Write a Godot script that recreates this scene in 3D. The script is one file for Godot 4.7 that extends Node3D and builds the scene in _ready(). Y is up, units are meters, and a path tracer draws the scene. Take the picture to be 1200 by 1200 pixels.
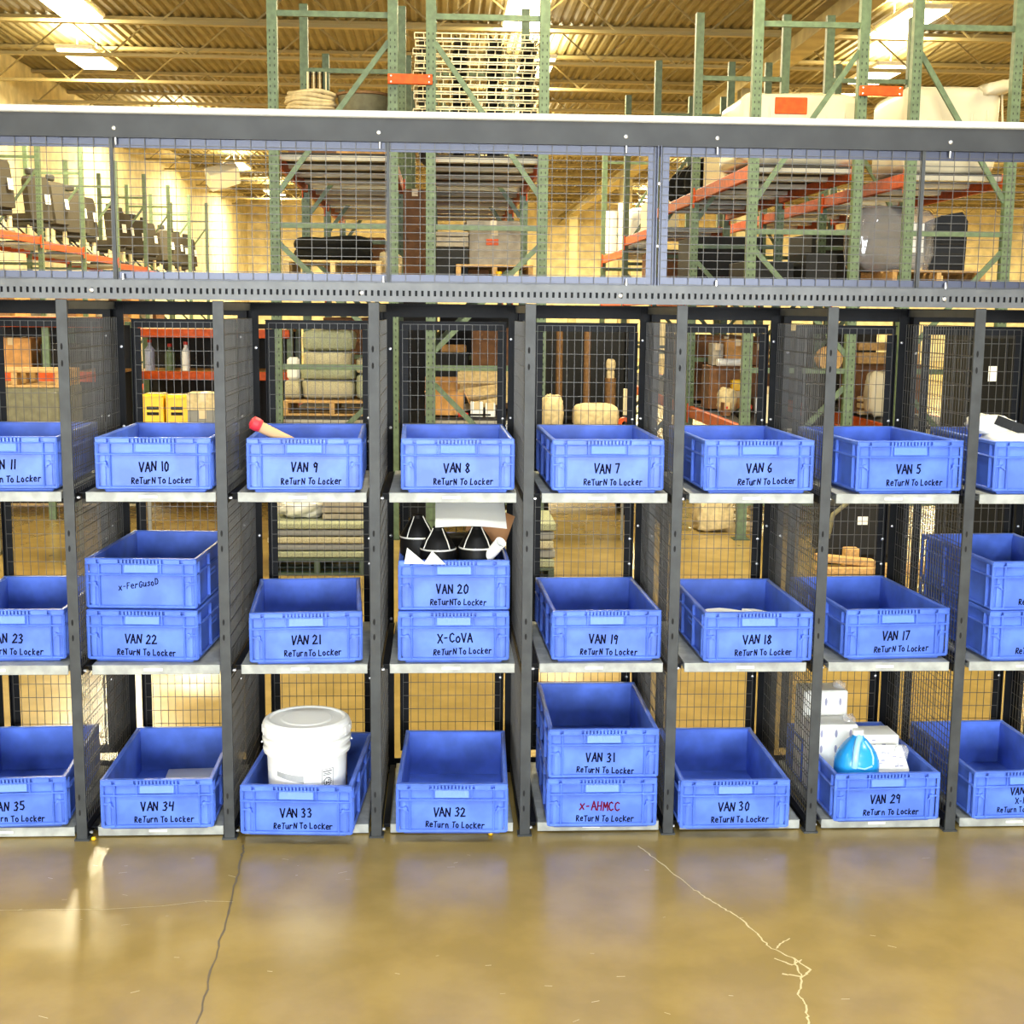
extends Node3D
# A wall of grey steel lockers with blue bins in front of a warehouse of pallet racks.
# x to the right along the lockers, y up, z towards the camera; the locker fronts stand at z = 0.

var M := {}
var taken := {}
var rng := RandomNumberGenerator.new()
const PX := [-2.03, -1.520, -1.018, -0.512, 0.004, 0.509, 1.018, 1.520, 2.03]
const POSTS := [-2.54, -2.03, -1.520, -1.018, -0.512, 0.004, 0.509, 1.018, 1.520, 2.03, 2.54]
const SHELF := [0.037, 0.612, 1.206]


# ---------------------------------------------------------------- geometry
class Geo:
	var v := PackedVector3Array()
	var n := PackedVector3Array()
	var ix := PackedInt32Array()

	func tri(a: Vector3, b: Vector3, c: Vector3) -> void:
		var m := (b - a).cross(c - a).normalized()
		var k := v.size()
		v.append_array([a, b, c])
		n.append_array([m, m, m])
		ix.append_array([k, k + 2, k + 1])

	func quad(a: Vector3, b: Vector3, c: Vector3, d: Vector3) -> void:
		var m := (c - a).cross(d - b).normalized()
		var k := v.size()
		v.append_array([a, b, c, d])
		n.append_array([m, m, m, m])
		ix.append_array([k, k + 2, k + 1, k, k + 3, k + 2])

	func squad(a: Array, b: Array, c: Array, d: Array) -> void:   # [point, normal] corners
		var k := v.size()
		v.append_array([a[0], b[0], c[0], d[0]])
		n.append_array([a[1], b[1], c[1], d[1]])
		ix.append_array([k, k + 2, k + 1, k, k + 3, k + 2])

	func box(c: Vector3, s: Vector3, t := Basis.IDENTITY) -> void:
		var x := t * Vector3(s.x / 2, 0, 0)
		var y := t * Vector3(0, s.y / 2, 0)
		var z := t * Vector3(0, 0, s.z / 2)
		quad(c - x - y + z, c + x - y + z, c + x + y + z, c - x + y + z)
		quad(c + x - y - z, c - x - y - z, c - x + y - z, c + x + y - z)
		quad(c + x - y + z, c + x - y - z, c + x + y - z, c + x + y + z)
		quad(c - x - y - z, c - x - y + z, c - x + y + z, c - x + y - z)
		quad(c - x + y + z, c + x + y + z, c + x + y - z, c - x + y - z)
		quad(c - x - y - z, c + x - y - z, c + x - y + z, c - x - y + z)

	func span(lo: Vector3, hi: Vector3) -> void:
		box((lo + hi) / 2, (hi - lo).abs())

	func rbox(c: Vector3, s: Vector3, r: float, t := Basis.IDENTITY) -> void:   # chamfered box
		var h := s / 2
		r = minf(r, minf(h.x, minf(h.y, h.z)) * 0.95)
		var p := func(sx: float, sy: float, sz: float, ax: int) -> Vector3:
			var q := Vector3(sx * (h.x - r), sy * (h.y - r), sz * (h.z - r))
			q[ax] = [sx, sy, sz][ax] * h[ax]
			return c + t * q
		for sg: float in [1.0, -1.0]:
			for ax in 3:
				var u := (ax + 1) % 3
				var w := (ax + 2) % 3
				var e := []
				for k: Array in [[-1, -1], [1, -1], [1, 1], [-1, 1]]:
					var q := [0.0, 0.0, 0.0]
					q[ax] = sg
					q[u] = k[0] * sg
					q[w] = k[1]
					e.append(p.call(q[0], q[1], q[2], ax))
				quad(e[0], e[1], e[2], e[3])
		for ax in 3:
			var u := (ax + 1) % 3
			var w := (ax + 2) % 3
			for su: float in [-1.0, 1.0]:
				for sw: float in [-1.0, 1.0]:
					var q := [0.0, 0.0, 0.0]
					q[u] = su
					q[w] = sw
					q[ax] = -1.0
					var a0: Vector3 = p.call(q[0], q[1], q[2], u)
					var b0: Vector3 = p.call(q[0], q[1], q[2], w)
					q[ax] = 1.0
					var a1: Vector3 = p.call(q[0], q[1], q[2], u)
					var b1: Vector3 = p.call(q[0], q[1], q[2], w)
					if su * sw > 0:
						quad(a0, b0, b1, a1)
					else:
						quad(b0, a0, a1, b1)
		for sx: float in [-1.0, 1.0]:
			for sy: float in [-1.0, 1.0]:
				for sz: float in [-1.0, 1.0]:
					var a: Vector3 = p.call(sx, sy, sz, 0)
					var b: Vector3 = p.call(sx, sy, sz, 1)
					var d: Vector3 = p.call(sx, sy, sz, 2)
					if sx * sy * sz > 0:
						tri(a, b, d)
					else:
						tri(a, d, b)

	func bar(a: Vector3, b: Vector3, w: float, h: float) -> void:   # a straight square bar
		var z := (b - a)
		var l := z.length()
		z /= l
		var up := Vector3.UP if absf(z.y) < 0.95 else Vector3.RIGHT
		var x := up.cross(z).normalized()
		box((a + b) / 2, Vector3(w, h, l), Basis(x, z.cross(x), z))

	func cyl(a: Vector3, b: Vector3, ra: float, rb: float, seg := 12, caps := true) -> void:
		var z := (b - a).normalized()
		var up := Vector3.UP if absf(z.y) < 0.95 else Vector3.RIGHT
		var x := up.cross(z).normalized()
		var y := z.cross(x)
		for i in seg:
			var t0 := TAU * i / seg
			var t1 := TAU * (i + 1) / seg
			var d0 := x * cos(t0) + y * sin(t0)
			var d1 := x * cos(t1) + y * sin(t1)
			squad([a + d0 * ra, d0], [a + d1 * ra, d1], [b + d1 * rb, d1], [b + d0 * rb, d0])
			if caps:
				tri(a, a + d1 * ra, a + d0 * ra)
				tri(b, b + d0 * rb, b + d1 * rb)

	func tube(p: Array, r: float, seg := 8, caps := true) -> void:   # a bent round bar
		var x := Vector3.ZERO
		var rings := []
		for i in p.size():
			var z: Vector3 = (p[mini(i + 1, p.size() - 1)] - p[maxi(i - 1, 0)]).normalized()
			if i == 0:
				x = (Vector3.UP if absf(z.y) < 0.9 else Vector3.RIGHT).cross(z).normalized()
			else:
				x = (x - z * x.dot(z)).normalized()
			var y := z.cross(x)
			var ring := []
			for k in seg + 1:
				var d := x * cos(TAU * k / seg) + y * sin(TAU * k / seg)
				ring.append([p[i] + d * r, d])
			rings.append(ring)
		for i in p.size() - 1:
			for k in seg:
				squad(rings[i][k], rings[i][k + 1], rings[i + 1][k + 1], rings[i + 1][k])
		if caps:
			for k in seg:
				tri(p[0], rings[0][k + 1][0], rings[0][k][0])
				var e: int = p.size() - 1
				tri(p[e], rings[e][k][0], rings[e][k + 1][0])

	func lathe(prof: Array, seg: int, at := Vector3.ZERO, t := Basis.IDENTITY) -> void:   # prof of Vector2(radius, height), going up on the outside
		for j in prof.size() - 1:
			var a: Vector2 = prof[j]
			var b: Vector2 = prof[j + 1]
			var d := (b - a)
			if d.length() < 1e-6:
				continue
			var m := Vector2(d.y, -d.x).normalized()
			for i in seg:
				var t0 := TAU * i / seg
				var t1 := TAU * (i + 1) / seg
				var d0 := Vector3(cos(t0), 0, -sin(t0))
				var d1 := Vector3(cos(t1), 0, -sin(t1))
				var u := Vector3.UP
				squad([at + t * (d0 * a.x + u * a.y), t * (d0 * m.x + u * m.y)], [at + t * (d1 * a.x + u * a.y), t * (d1 * m.x + u * m.y)],
					[at + t * (d1 * b.x + u * b.y), t * (d1 * m.x + u * m.y)], [at + t * (d0 * b.x + u * b.y), t * (d0 * m.x + u * m.y)])

	func prism(poly: PackedVector2Array, depth: float, at := Vector3.ZERO, t := Basis.IDENTITY) -> void:   # outline in x, y (counter-clockwise), thickness along +z
		var f := Geometry2D.triangulate_polygon(poly)
		for i in range(0, f.size(), 3):
			var a := poly[f[i]]
			var b := poly[f[i + 1]]
			var c := poly[f[i + 2]]
			if (b - a).cross(c - a) < 0:
				var s := b
				b = c
				c = s
			tri(at + t * Vector3(a.x, a.y, depth), at + t * Vector3(b.x, b.y, depth), at + t * Vector3(c.x, c.y, depth))
			tri(at + t * Vector3(a.x, a.y, 0), at + t * Vector3(c.x, c.y, 0), at + t * Vector3(b.x, b.y, 0))
		for i in poly.size():
			var a := poly[i]
			var b := poly[(i + 1) % poly.size()]
			quad(at + t * Vector3(a.x, a.y, 0), at + t * Vector3(b.x, b.y, 0), at + t * Vector3(b.x, b.y, depth), at + t * Vector3(a.x, a.y, depth))

	func grid(p: Array, flip := false) -> void:   # rows of points joined into a smooth sheet
		var rows := p.size()
		var cols: int = p[0].size()
		var k := v.size()
		for i in rows:
			for j in cols:
				var du: Vector3 = p[i][mini(j + 1, cols - 1)] - p[i][maxi(j - 1, 0)]
				var dv: Vector3 = p[mini(i + 1, rows - 1)][j] - p[maxi(i - 1, 0)][j]
				var m := du.cross(dv).normalized()
				v.append(p[i][j])
				n.append(-m if flip else m)
		for i in rows - 1:
			for j in cols - 1:
				var a := k + i * cols + j
				if flip:
					ix.append_array([a, a + 1, a + cols + 1, a, a + cols + 1, a + cols])
				else:
					ix.append_array([a, a + cols + 1, a + 1, a, a + cols, a + cols + 1])

	func blob(c: Vector3, s: Vector3, e: float, amp: float, seed: int, seg := 20, t := Basis.IDENTITY) -> void:   # rounded, slightly lumpy body; e = 1 ball, 0.2 box
		var noise := FastNoiseLite.new()
		noise.seed = seed
		noise.frequency = 1.0
		var p := []
		var h := seg / 2
		for i in h + 1:
			var ph := PI * (float(i) / h - 0.5)
			var row := []
			for j in seg + 1:
				var th := TAU * (j % seg) / seg
				var q := Vector3(pw(cos(ph), e) * pw(cos(th), e), pw(sin(ph), e), -pw(cos(ph), e) * pw(sin(th), e))
				var w := q * 1.6
				var f := 1.0 + amp * (noise.get_noise_3d(w.x, w.y, w.z) + 0.6 * noise.get_noise_3d(w.x * 3.0, w.y * 3.0, w.z * 3.0))
				q *= f
				if sin(ph) < -0.6:
					q.y = maxf(q.y, -1.0)
				row.append(c + t * (q * s / 2))
			p.append(row)
		grid(p)

	static func pw(x: float, e: float) -> float:
		return signf(x) * pow(absf(x), e) if absf(x) > 1e-5 else 0.0

	func mesh() -> ArrayMesh:
		var a := []
		a.resize(Mesh.ARRAY_MAX)
		a[Mesh.ARRAY_VERTEX] = v
		a[Mesh.ARRAY_NORMAL] = n
		a[Mesh.ARRAY_INDEX] = ix
		var m := ArrayMesh.new()
		m.add_surface_from_arrays(Mesh.PRIMITIVE_TRIANGLES, a)
		return m


# ---------------------------------------------------------------- objects
func numbered(called: String, under: Node) -> String:
	var key := "%d/%s" % [under.get_instance_id(), called]
	var k: int = taken.get(key, 0)
	taken[key] = k + 1
	return called if k == 0 else "%s_%03d" % [called, k]


func put(called: String, mesh: Mesh, m: Material, under: Node = self, at := Vector3.ZERO, turn := 0.0) -> MeshInstance3D:
	var o := MeshInstance3D.new()
	o.name = numbered(called, under)
	o.mesh = mesh
	o.material_override = m
	o.position = at
	o.rotation.y = turn
	under.add_child(o, true)
	return o


func obj(called: String, g: Geo, m: Material, under: Node = self, at := Vector3.ZERO, turn := 0.0) -> MeshInstance3D:
	return put(called, g.mesh(), m, under, at, turn)


func stuff(o: Node) -> Node:
	o.set_meta("kind", "stuff")
	return o


func tag(o: Node, label: String, category: String, group := "") -> Node:
	o.set_meta("label", label)
	o.set_meta("category", category)
	if group:
		o.set_meta("group", group)
	return o


func thing(called: String, label: String, category: String, at := Vector3.ZERO, turn := 0.0, group := "") -> Node3D:
	var o := Node3D.new()
	o.name = numbered(called, self)
	add_child(o, true)
	o.position = at
	o.rotation.y = turn
	tag(o, label, category, group)
	return o


func piece(called: String, under: Node, at := Vector3.ZERO, turn := 0.0) -> Node3D:
	var o := Node3D.new()
	o.name = numbered(called, under)
	under.add_child(o, true)
	o.position = at
	o.rotation.y = turn
	return o


func dup(src: Node3D, called: String, label: String, at: Vector3, turn := 0.0, group := "") -> Node3D:
	var o: Node3D = src.duplicate()
	o.name = numbered(called, self)
	add_child(o, true)
	o.position = at
	o.rotation.y = turn
	o.set_meta("label", label)
	if group:
		o.set_meta("group", group)
	return o


func struct(called: String, g: Geo, m: Material) -> MeshInstance3D:
	var o := obj(called, g, m)
	o.set_meta("kind", "structure")
	return o


# ---------------------------------------------------------------- materials
func noise_tex(seed: int, freq: float, lo: Color, hi: Color, oct := 4, px := 512) -> NoiseTexture2D:
	var f := FastNoiseLite.new()
	f.seed = seed
	f.frequency = freq
	f.fractal_octaves = oct
	var t := NoiseTexture2D.new()
	t.noise = f
	t.width = px
	t.height = px
	t.seamless = true
	var r := Gradient.new()
	r.offsets = PackedFloat32Array([0.25, 0.75])
	r.colors = PackedColorArray([lo, hi])
	t.color_ramp = r
	return t


func mat(c: Color, rough := 0.6, metal := 0.0, spec := 0.5) -> StandardMaterial3D:
	var m := StandardMaterial3D.new()
	m.albedo_color = c
	m.roughness = rough
	m.metallic = metal
	m.metallic_specular = spec
	m.cull_mode = BaseMaterial3D.CULL_DISABLED
	return m


func tex(m: StandardMaterial3D, t: Texture2D, scale := 1.0, world := true) -> StandardMaterial3D:
	m.albedo_texture = t
	m.uv1_triplanar = true
	m.uv1_world_triplanar = world
	m.uv1_scale = Vector3.ONE * scale
	return m


func c8(r: int, g: int, b: int) -> Color:
	return Color(r / 255.0, g / 255.0, b / 255.0)


func materials() -> void:
	var soft := noise_tex(3, 0.012, Color(0.86, 0.86, 0.86), Color(1, 1, 1))
	var speck := noise_tex(5, 0.05, Color(0.80, 0.80, 0.79), Color(1, 1, 1), 5)
	var grain := noise_tex(9, 0.02, Color(0.88, 0.86, 0.83), Color(1, 1, 1), 5)
	var floor_t := noise_tex(11, 0.008, c8(146, 124, 70), c8(158, 135, 79), 6, 1024)
	M.floor = tex(mat(Color(1, 1, 1), 0.24, 0.0, 0.55), floor_t, 0.42)
	var fr := noise_tex(17, 0.02, Color(0.21, 0.21, 0.21), Color(0.27, 0.27, 0.27), 5)
	M.floor.roughness = 1.0
	M.floor.roughness_texture = fr
	M.wall = tex(mat(c8(222, 207, 160), 0.8), soft, 0.3)
	M.deck = tex(mat(c8(116, 103, 60), 0.7), soft, 0.2)
	M.joist = mat(c8(140, 125, 80), 0.6)
	M.girder = tex(mat(c8(172, 158, 112), 0.65), soft, 0.3)
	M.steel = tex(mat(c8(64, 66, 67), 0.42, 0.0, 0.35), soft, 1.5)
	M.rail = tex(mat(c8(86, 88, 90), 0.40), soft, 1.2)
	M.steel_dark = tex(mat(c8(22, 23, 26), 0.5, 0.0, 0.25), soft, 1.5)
	M.header = tex(mat(c8(57, 58, 59), 0.42, 0.0, 0.35), soft, 0.8)
	M.flange = mat(c8(52, 57, 78), 0.32, 0.2)
	M.wire = mat(c8(70, 68, 64), 0.45, 0.2)
	M.wire_black = mat(c8(58, 58, 58), 0.45, 0.2)
	M.shelf = tex(mat(c8(172, 174, 168), 0.5), soft, 2.0)
	M.lip = mat(c8(200, 202, 200), 0.4)  # paler than the header: light from above put into the colour
	M.zinc = mat(c8(225, 226, 228), 0.25, 0.7)
	M.hole = mat(c8(14, 14, 16), 0.9)  # near black; stands in for shade inside the post and crate slots
	M.paper = mat(c8(240, 240, 236), 0.8)
	M.bin = tex(mat(c8(90, 126, 230), 0.36, 0.0, 0.42), soft, 1.0)
	M.bin_lit_pale = mat(c8(94, 132, 232), 0.4, 0.0, 0.4)  # paler bin blue: light on the tilted grips put into the colour
	M.ink = mat(c8(6, 8, 26), 0.7, 0.0, 0.2)
	M.ink_red = mat(c8(96, 10, 36), 0.7, 0.0, 0.2)
	M.white = mat(c8(238, 238, 234), 0.45)
	M.white_lid = mat(c8(232, 232, 230), 0.4)
	M.print = mat(c8(150, 150, 178), 0.5)
	M.grey_print = mat(c8(158, 160, 160), 0.5)
	M.black = mat(c8(11, 11, 12), 0.5, 0.0, 0.3)
	M.black_soft = mat(c8(16, 15, 14), 0.75)
	M.card = tex(mat(c8(206, 152, 86), 0.8), soft, 1.5)
	M.card_dark = tex(mat(c8(122, 82, 48), 0.8), soft, 1.5)
	M.card_brown = mat(c8(168, 122, 82), 0.8)
	M.card_grey = tex(mat(c8(165, 155, 138), 0.8), soft, 1.5)
	M.tape = mat(c8(205, 180, 130), 0.3)
	M.wood = tex(mat(c8(200, 160, 100), 0.75), grain, 3.0)
	M.wood_pale = tex(mat(c8(228, 202, 146), 0.75), grain, 3.0)
	M.wood_dark = tex(mat(c8(130, 96, 58), 0.8), grain, 3.0)
	M.cream = mat(c8(235, 220, 178), 0.7)
	M.green = tex(mat(c8(94, 114, 84), 0.5), soft, 2.0)
	M.post_hole = mat(c8(52, 62, 50), 0.8)  # dark green that stands in for shade in the holes
	M.green_dark = tex(mat(c8(60, 76, 58), 0.5), soft, 2.0)
	M.orange = tex(mat(c8(206, 84, 20), 0.5, 0.0, 0.35), soft, 2.0)
	M.red = mat(c8(190, 44, 36), 0.5)
	M.deck_steel = mat(c8(205, 204, 194), 0.35, 0.1)
	M.deck_dark = mat(c8(34, 30, 26), 0.7)
	M.seat = tex(mat(c8(82, 77, 68), 0.9, 0.0, 0.2), speck, 4.0)
	M.seat_base = mat(c8(46, 44, 40), 0.6)
	M.blanket = tex(mat(c8(192, 184, 152), 0.95), speck, 3.0)
	M.blanket_green = tex(mat(c8(166, 170, 140), 0.95), speck, 3.0)
	M.teal = mat(c8(46, 130, 120), 0.8)
	M.bag = tex(mat(c8(214, 194, 148), 0.85), soft, 3.0)
	M.wrap = mat(c8(206, 196, 170), 0.3)
	M.yellow = mat(c8(240, 190, 20), 0.45)
	M.rubber = mat(c8(24, 24, 22), 0.8, 0.0, 0.25)
	M.olive = tex(mat(c8(120, 116, 88), 0.7), soft, 2.0)
	M.grey = mat(c8(128, 128, 124), 0.6)
	M.blue_pale = mat(c8(170, 180, 214), 0.5)
	M.jug = mat(c8(40, 150, 224), 0.2)
	M.jug_grip = mat(c8(150, 206, 240), 0.25)
	M.red_tip = mat(c8(206, 44, 58), 0.5)
	M.tan = mat(c8(206, 164, 120), 0.7)
	M.chrome = mat(c8(220, 218, 210), 0.3, 0.3)
	M.crack = mat(c8(212, 196, 150), 0.7)
	M.joint = mat(c8(104, 92, 72), 0.8)
	M.film = mat(Color(0.97, 0.97, 1.0, 0.18), 0.08)
	M.film.transparency = BaseMaterial3D.TRANSPARENCY_ALPHA
	M.fill_glow = mat(Color(0.9, 0.95, 1))  # glow of the added fill windows
	M.fill_glow.emission_enabled = true
	M.fill_glow.emission = Color(0.95, 0.98, 1.0)
	M.fill_glow.emission_energy_multiplier = 1.5
	M.lamp = mat(Color(1, 0.97, 0.86))
	M.lamp.emission_enabled = true
	M.lamp.emission = Color(1.0, 0.95, 0.78)
	M.lamp.emission_energy_multiplier = 6.0


const FRONT_E := 12.0
const MID_E := 9.0
const UP_E := 9.0
const FILL_E := 66.0  # strength of the added frontal fill


func _ready() -> void:
	# camera
	var cam := Camera3D.new()
	cam.name = "camera"
	add_child(cam)
	cam.position = Vector3(-0.2936, 1.8133, 4.4632)
	cam.basis = Basis(Vector3.UP, -0.0542) * Basis(Vector3.RIGHT, -0.1481) * Basis(Vector3(0, 0, 1), 0.0100)
	cam.fov = rad_to_deg(2.0 * atan(600.0 / 1571.4))
	cam.near = 0.05
	cam.far = 200.0
	cam.current = true
	# the hall is closed: lit by its lamps and the added fill windows
	var we := WorldEnvironment.new()
	we.name = "environment"
	var env := Environment.new()
	env.background_mode = Environment.BG_COLOR
	env.background_color = Color(0.02, 0.02, 0.02)
	env.tonemap_mode = Environment.TONE_MAPPER_LINEAR
	env.tonemap_exposure = 2.4
	env.sdfgi_enabled = true
	env.ssao_enabled = true
	env.ssil_enabled = true
	we.environment = env
	add_child(we)
	materials()
	lamps()
	added_fill_windows()
	hall()
	lockers()
	partition()
	shelves()
	bins()
	bin_things()
	racks()
	goods()


# ---------------------------------------------------------------- the hall
const LIT_X := [-6.0, 1.25, 7.0, 14.6, 22.0]
const LIT_Z := [12.0, 4.5, -1.6, -5.0, -14.4, -18.4, -26.4, -34.6, -43.2]  # the four nearest rows are out of view, placed to light lockers and floor


func hall() -> void:
	var g := Geo.new()
	g.span(Vector3(-8.2, -0.3, -50.3), Vector3(26.3, 0, 16.3))
	var fl := struct("floor", g, M.floor)
	var cr := Geo.new()
	line(cr, [[0.389, 0.1], [0.445, 0.249], [0.513, 0.451], [0.557, 0.546], [0.614, 0.656], [0.643, 0.753], [0.663, 0.851], [0.715, 0.92], [0.71, 1.029], [0.673, 1.122], [0.68, 1.181], [0.661, 1.275], [0.64, 1.6]], 0.0045, 4)
	line(cr, [[0.66, 0.92], [0.70, 0.96], [0.735, 0.93]], 0.005, 2)
	line(cr, [[0.715, 0.92], [0.745, 0.99], [0.71, 1.029], [0.66, 1.01]], 0.006, 3)
	line(cr, [[0.68, 0.86], [0.70, 0.83], [0.735, 0.80]], 0.004, 2)
	obj("pale_crack", cr, M.crack, fl)
	var jt := Geo.new()
	line(jt, [[-0.962, 0.05], [-0.955, 0.158], [-0.936, 0.518], [-0.925, 0.901], [-0.909, 1.3], [-0.89, 1.9]], 0.006, 5)
	obj("dark_joint", jt, M.joint, fl)
	var sc := Geo.new()
	line(sc, [[-2.1, 0.52], [-1.626, 0.538], [-1.473, 0.537], [-1.319, 0.542], [-1.143, 0.523], [-1.019, 0.491], [-0.931, 0.5]], 0.0022, 1)
	rng.seed = 77
	for i in 70:
		var x := rng.randf_range(-1.9, 2.0)
		var z := rng.randf_range(0.15, 1.5)
		var a := rng.randf_range(-0.6, 0.6)
		var l := rng.randf_range(0.006, 0.03)
		line(sc, [[x, z], [x + cos(a) * l, z + sin(a) * l]], rng.randf_range(0.001, 0.002), 0)
	stuff(obj("pale_scratches", sc, M.crack, fl))

	g = Geo.new()
	g.span(Vector3(-8.2, 0, -50.3), Vector3(-7.9, 6.4, 16.3))
	struct("wall_left", g, M.wall)
	g = Geo.new()
	g.span(Vector3(26.0, 0, -50.3), Vector3(26.3, 6.4, 16.3))
	struct("wall_right", g, M.wall)
	g = Geo.new()
	g.span(Vector3(-7.9, 0, -50.3), Vector3(26, 6.4, -50))
	struct("wall_back", g, M.wall)
	g = Geo.new()
	g.span(Vector3(-7.9, 0, 16), Vector3(26, 6.4, 16.3))
	struct("wall_front", g, M.wall)

	# corrugated roof deck, ribs running away from the camera
	g = Geo.new()
	g.span(Vector3(-8.2, 6.225, -50.3), Vector3(26.3, 6.5, 16.3))
	var x := -7.9
	while x < 26.0:
		var p := [Vector2(x, 6.225), Vector2(x + 0.035, 6.19), Vector2(x + 0.095, 6.19), Vector2(x + 0.13, 6.225)]
		for i in 3:
			var a: Vector2 = p[i]
			var b: Vector2 = p[i + 1]
			g.quad(Vector3(a.x, a.y, -50), Vector3(b.x, b.y, -50), Vector3(b.x, b.y, 16), Vector3(a.x, a.y, 16))
		x += 0.155
	struct("ceiling", g, M.deck)
	# open web joists across the hall
	var js := Geo.new()
	js.box(Vector3(9.05, 6.155, 0), Vector3(33.9, 0.05, 0.13))
	js.box(Vector3(9.05, 5.62, 0), Vector3(33.9, 0.045, 0.11))
	var bx := -7.8
	var k := 0
	while bx < 25.5:
		js.bar(Vector3(bx, 5.63 if k % 2 == 0 else 6.14, 0), Vector3(bx + 0.62, 6.14 if k % 2 == 0 else 5.63, 0), 0.022, 0.022)
		bx += 0.62
		k += 1
	var jm := js.mesh()
	k = 1
	for i in 25:
		var z := 12.0 - i * 2.42
		var o := put("trim_%d" % k, jm, M.joist, self, Vector3(0, 0, z))
		o.set_meta("kind", "structure")
		k += 1
	# a girder along the hall and its columns
	g = Geo.new()
	g.span(Vector3(4.5, 5.30, -50), Vector3(4.52, 5.60, 16))
	g.span(Vector3(4.36, 5.28, -50), Vector3(4.66, 5.30, 16))
	g.span(Vector3(4.36, 5.57, -50), Vector3(4.66, 5.59, 16))
	var gd := struct("girder_beam", g, M.girder)
	for z: float in [-17.0, -31.0, -45.0]:
		g = Geo.new()
		g.span(Vector3(4.36, 0, z - 0.15), Vector3(4.66, 5.28, z - 0.13))
		g.span(Vector3(4.36, 0, z + 0.13), Vector3(4.66, 5.28, z + 0.15))
		g.span(Vector3(4.50, 0, z - 0.13), Vector3(4.52, 5.28, z + 0.13))
		struct("column", g, M.girder)


func line(g: Geo, p: Array, w: float, wob: int) -> void:   # a thin strip lying on the floor
	var rr := RandomNumberGenerator.new()
	rr.seed = 1000 + p.size() * 7 + int(w * 1e5)
	var q := []
	for i in p.size() - 1:
		var a := Vector3(p[i][0], 0.0006, p[i][1])
		var b := Vector3(p[i + 1][0], 0.0006, p[i + 1][1])
		var m := 1 + wob * 2
		for k in m:
			var c := a.lerp(b, float(k) / m)
			if k > 0:
				c += Vector3(rr.randf_range(-1, 1), 0, rr.randf_range(-1, 1)) * 0.004 * wob / 4.0
			q.append(c)
	q.append(Vector3(p[-1][0], 0.0006, p[-1][1]))
	for i in q.size() - 1:
		var d: Vector3 = (q[i + 1] - q[i]).normalized()
		var s := Vector3(-d.z, 0, d.x) * w * (rr.randf_range(0.35, 0.65) if wob else 0.5)
		var e: Vector3 = d * w * 0.2
		g.quad(q[i] - s - e, q[i] + s - e, q[i + 1] + s + e, q[i + 1] - s + e)


func lamps() -> void:
	var body := Geo.new()
	body.rbox(Vector3(0, 0.05, 0), Vector3(0.60, 0.07, 1.72), 0.02)
	for s: float in [-1.0, 1.0]:
		body.bar(Vector3(0, 0.08, s * 0.6), Vector3(0, 0.40, s * 0.6), 0.012, 0.012)
	var bm := body.mesh()
	var lens := Geo.new()
	lens.rbox(Vector3(0, 0.0, 0), Vector3(0.54, 0.03, 1.64), 0.01)
	var lm := lens.mesh()
	var row_word := ["out of view far behind the camera", "unseen over the aisle before the lockers", "in the unseen row over the lockers", "in the unseen row just behind the lockers", "in the second row, placed for roof glow", "in the third row behind the lockers", "in the fourth row behind the lockers", "in the fifth row behind the lockers", "in the row beside the back wall"]
	var col_word := ["along the left wall", "over the rack aisle", "right of the column line", "far to the right", "beside the right wall"]
	for i in LIT_X.size():
		for k in LIT_Z.size():
			if k < 3 and i > 2:
				continue
			var at := Vector3(LIT_X[i] - 1.4 if k < 2 else (LIT_X[i] + (0.0 if k != 4 else [0.75, -0.4, -0.9, 0.0, 0.0][i])), 5.78, LIT_Z[k])  # the second row back stands where bright patches show on the deck
			var t := thing("ceiling_light", "white high-bay light %s, %s" % [col_word[i], row_word[k]], "ceiling light", at, 0.0, "high-bay lights under the roof")
			put("housing", bm, M.white, t)
			put("lens", lm, M.lamp, t)
			var a := AreaLight3D.new()
			a.name = "light"
			a.light_color = Color(0.93, 0.97, 1.0) if k < 2 else Color(1.0, 0.94, 0.77)
			a.light_energy = FRONT_E if k < 2 else [MID_E, 13.0, 20.0, 28.0, 34.0, 40.0, 46.0][k - 2]
			a.area_size = Vector2(0.54, 1.64)
			a.area_range = 60.0
			a.shadow_enabled = true
			a.rotation.x = -PI / 2
			a.position.y = -0.03
			t.add_child(a, true)
			if k > 2:
				var u := AreaLight3D.new()
				u.name = "uplight"
				u.light_color = Color(1.0, 0.94, 0.77)
				u.light_energy = UP_E
				u.area_size = Vector2(0.5, 1.5)
				u.area_range = 20.0
				u.shadow_enabled = true
				u.rotation.x = PI / 2
				u.position.y = 0.10
				t.add_child(u, true)


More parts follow.
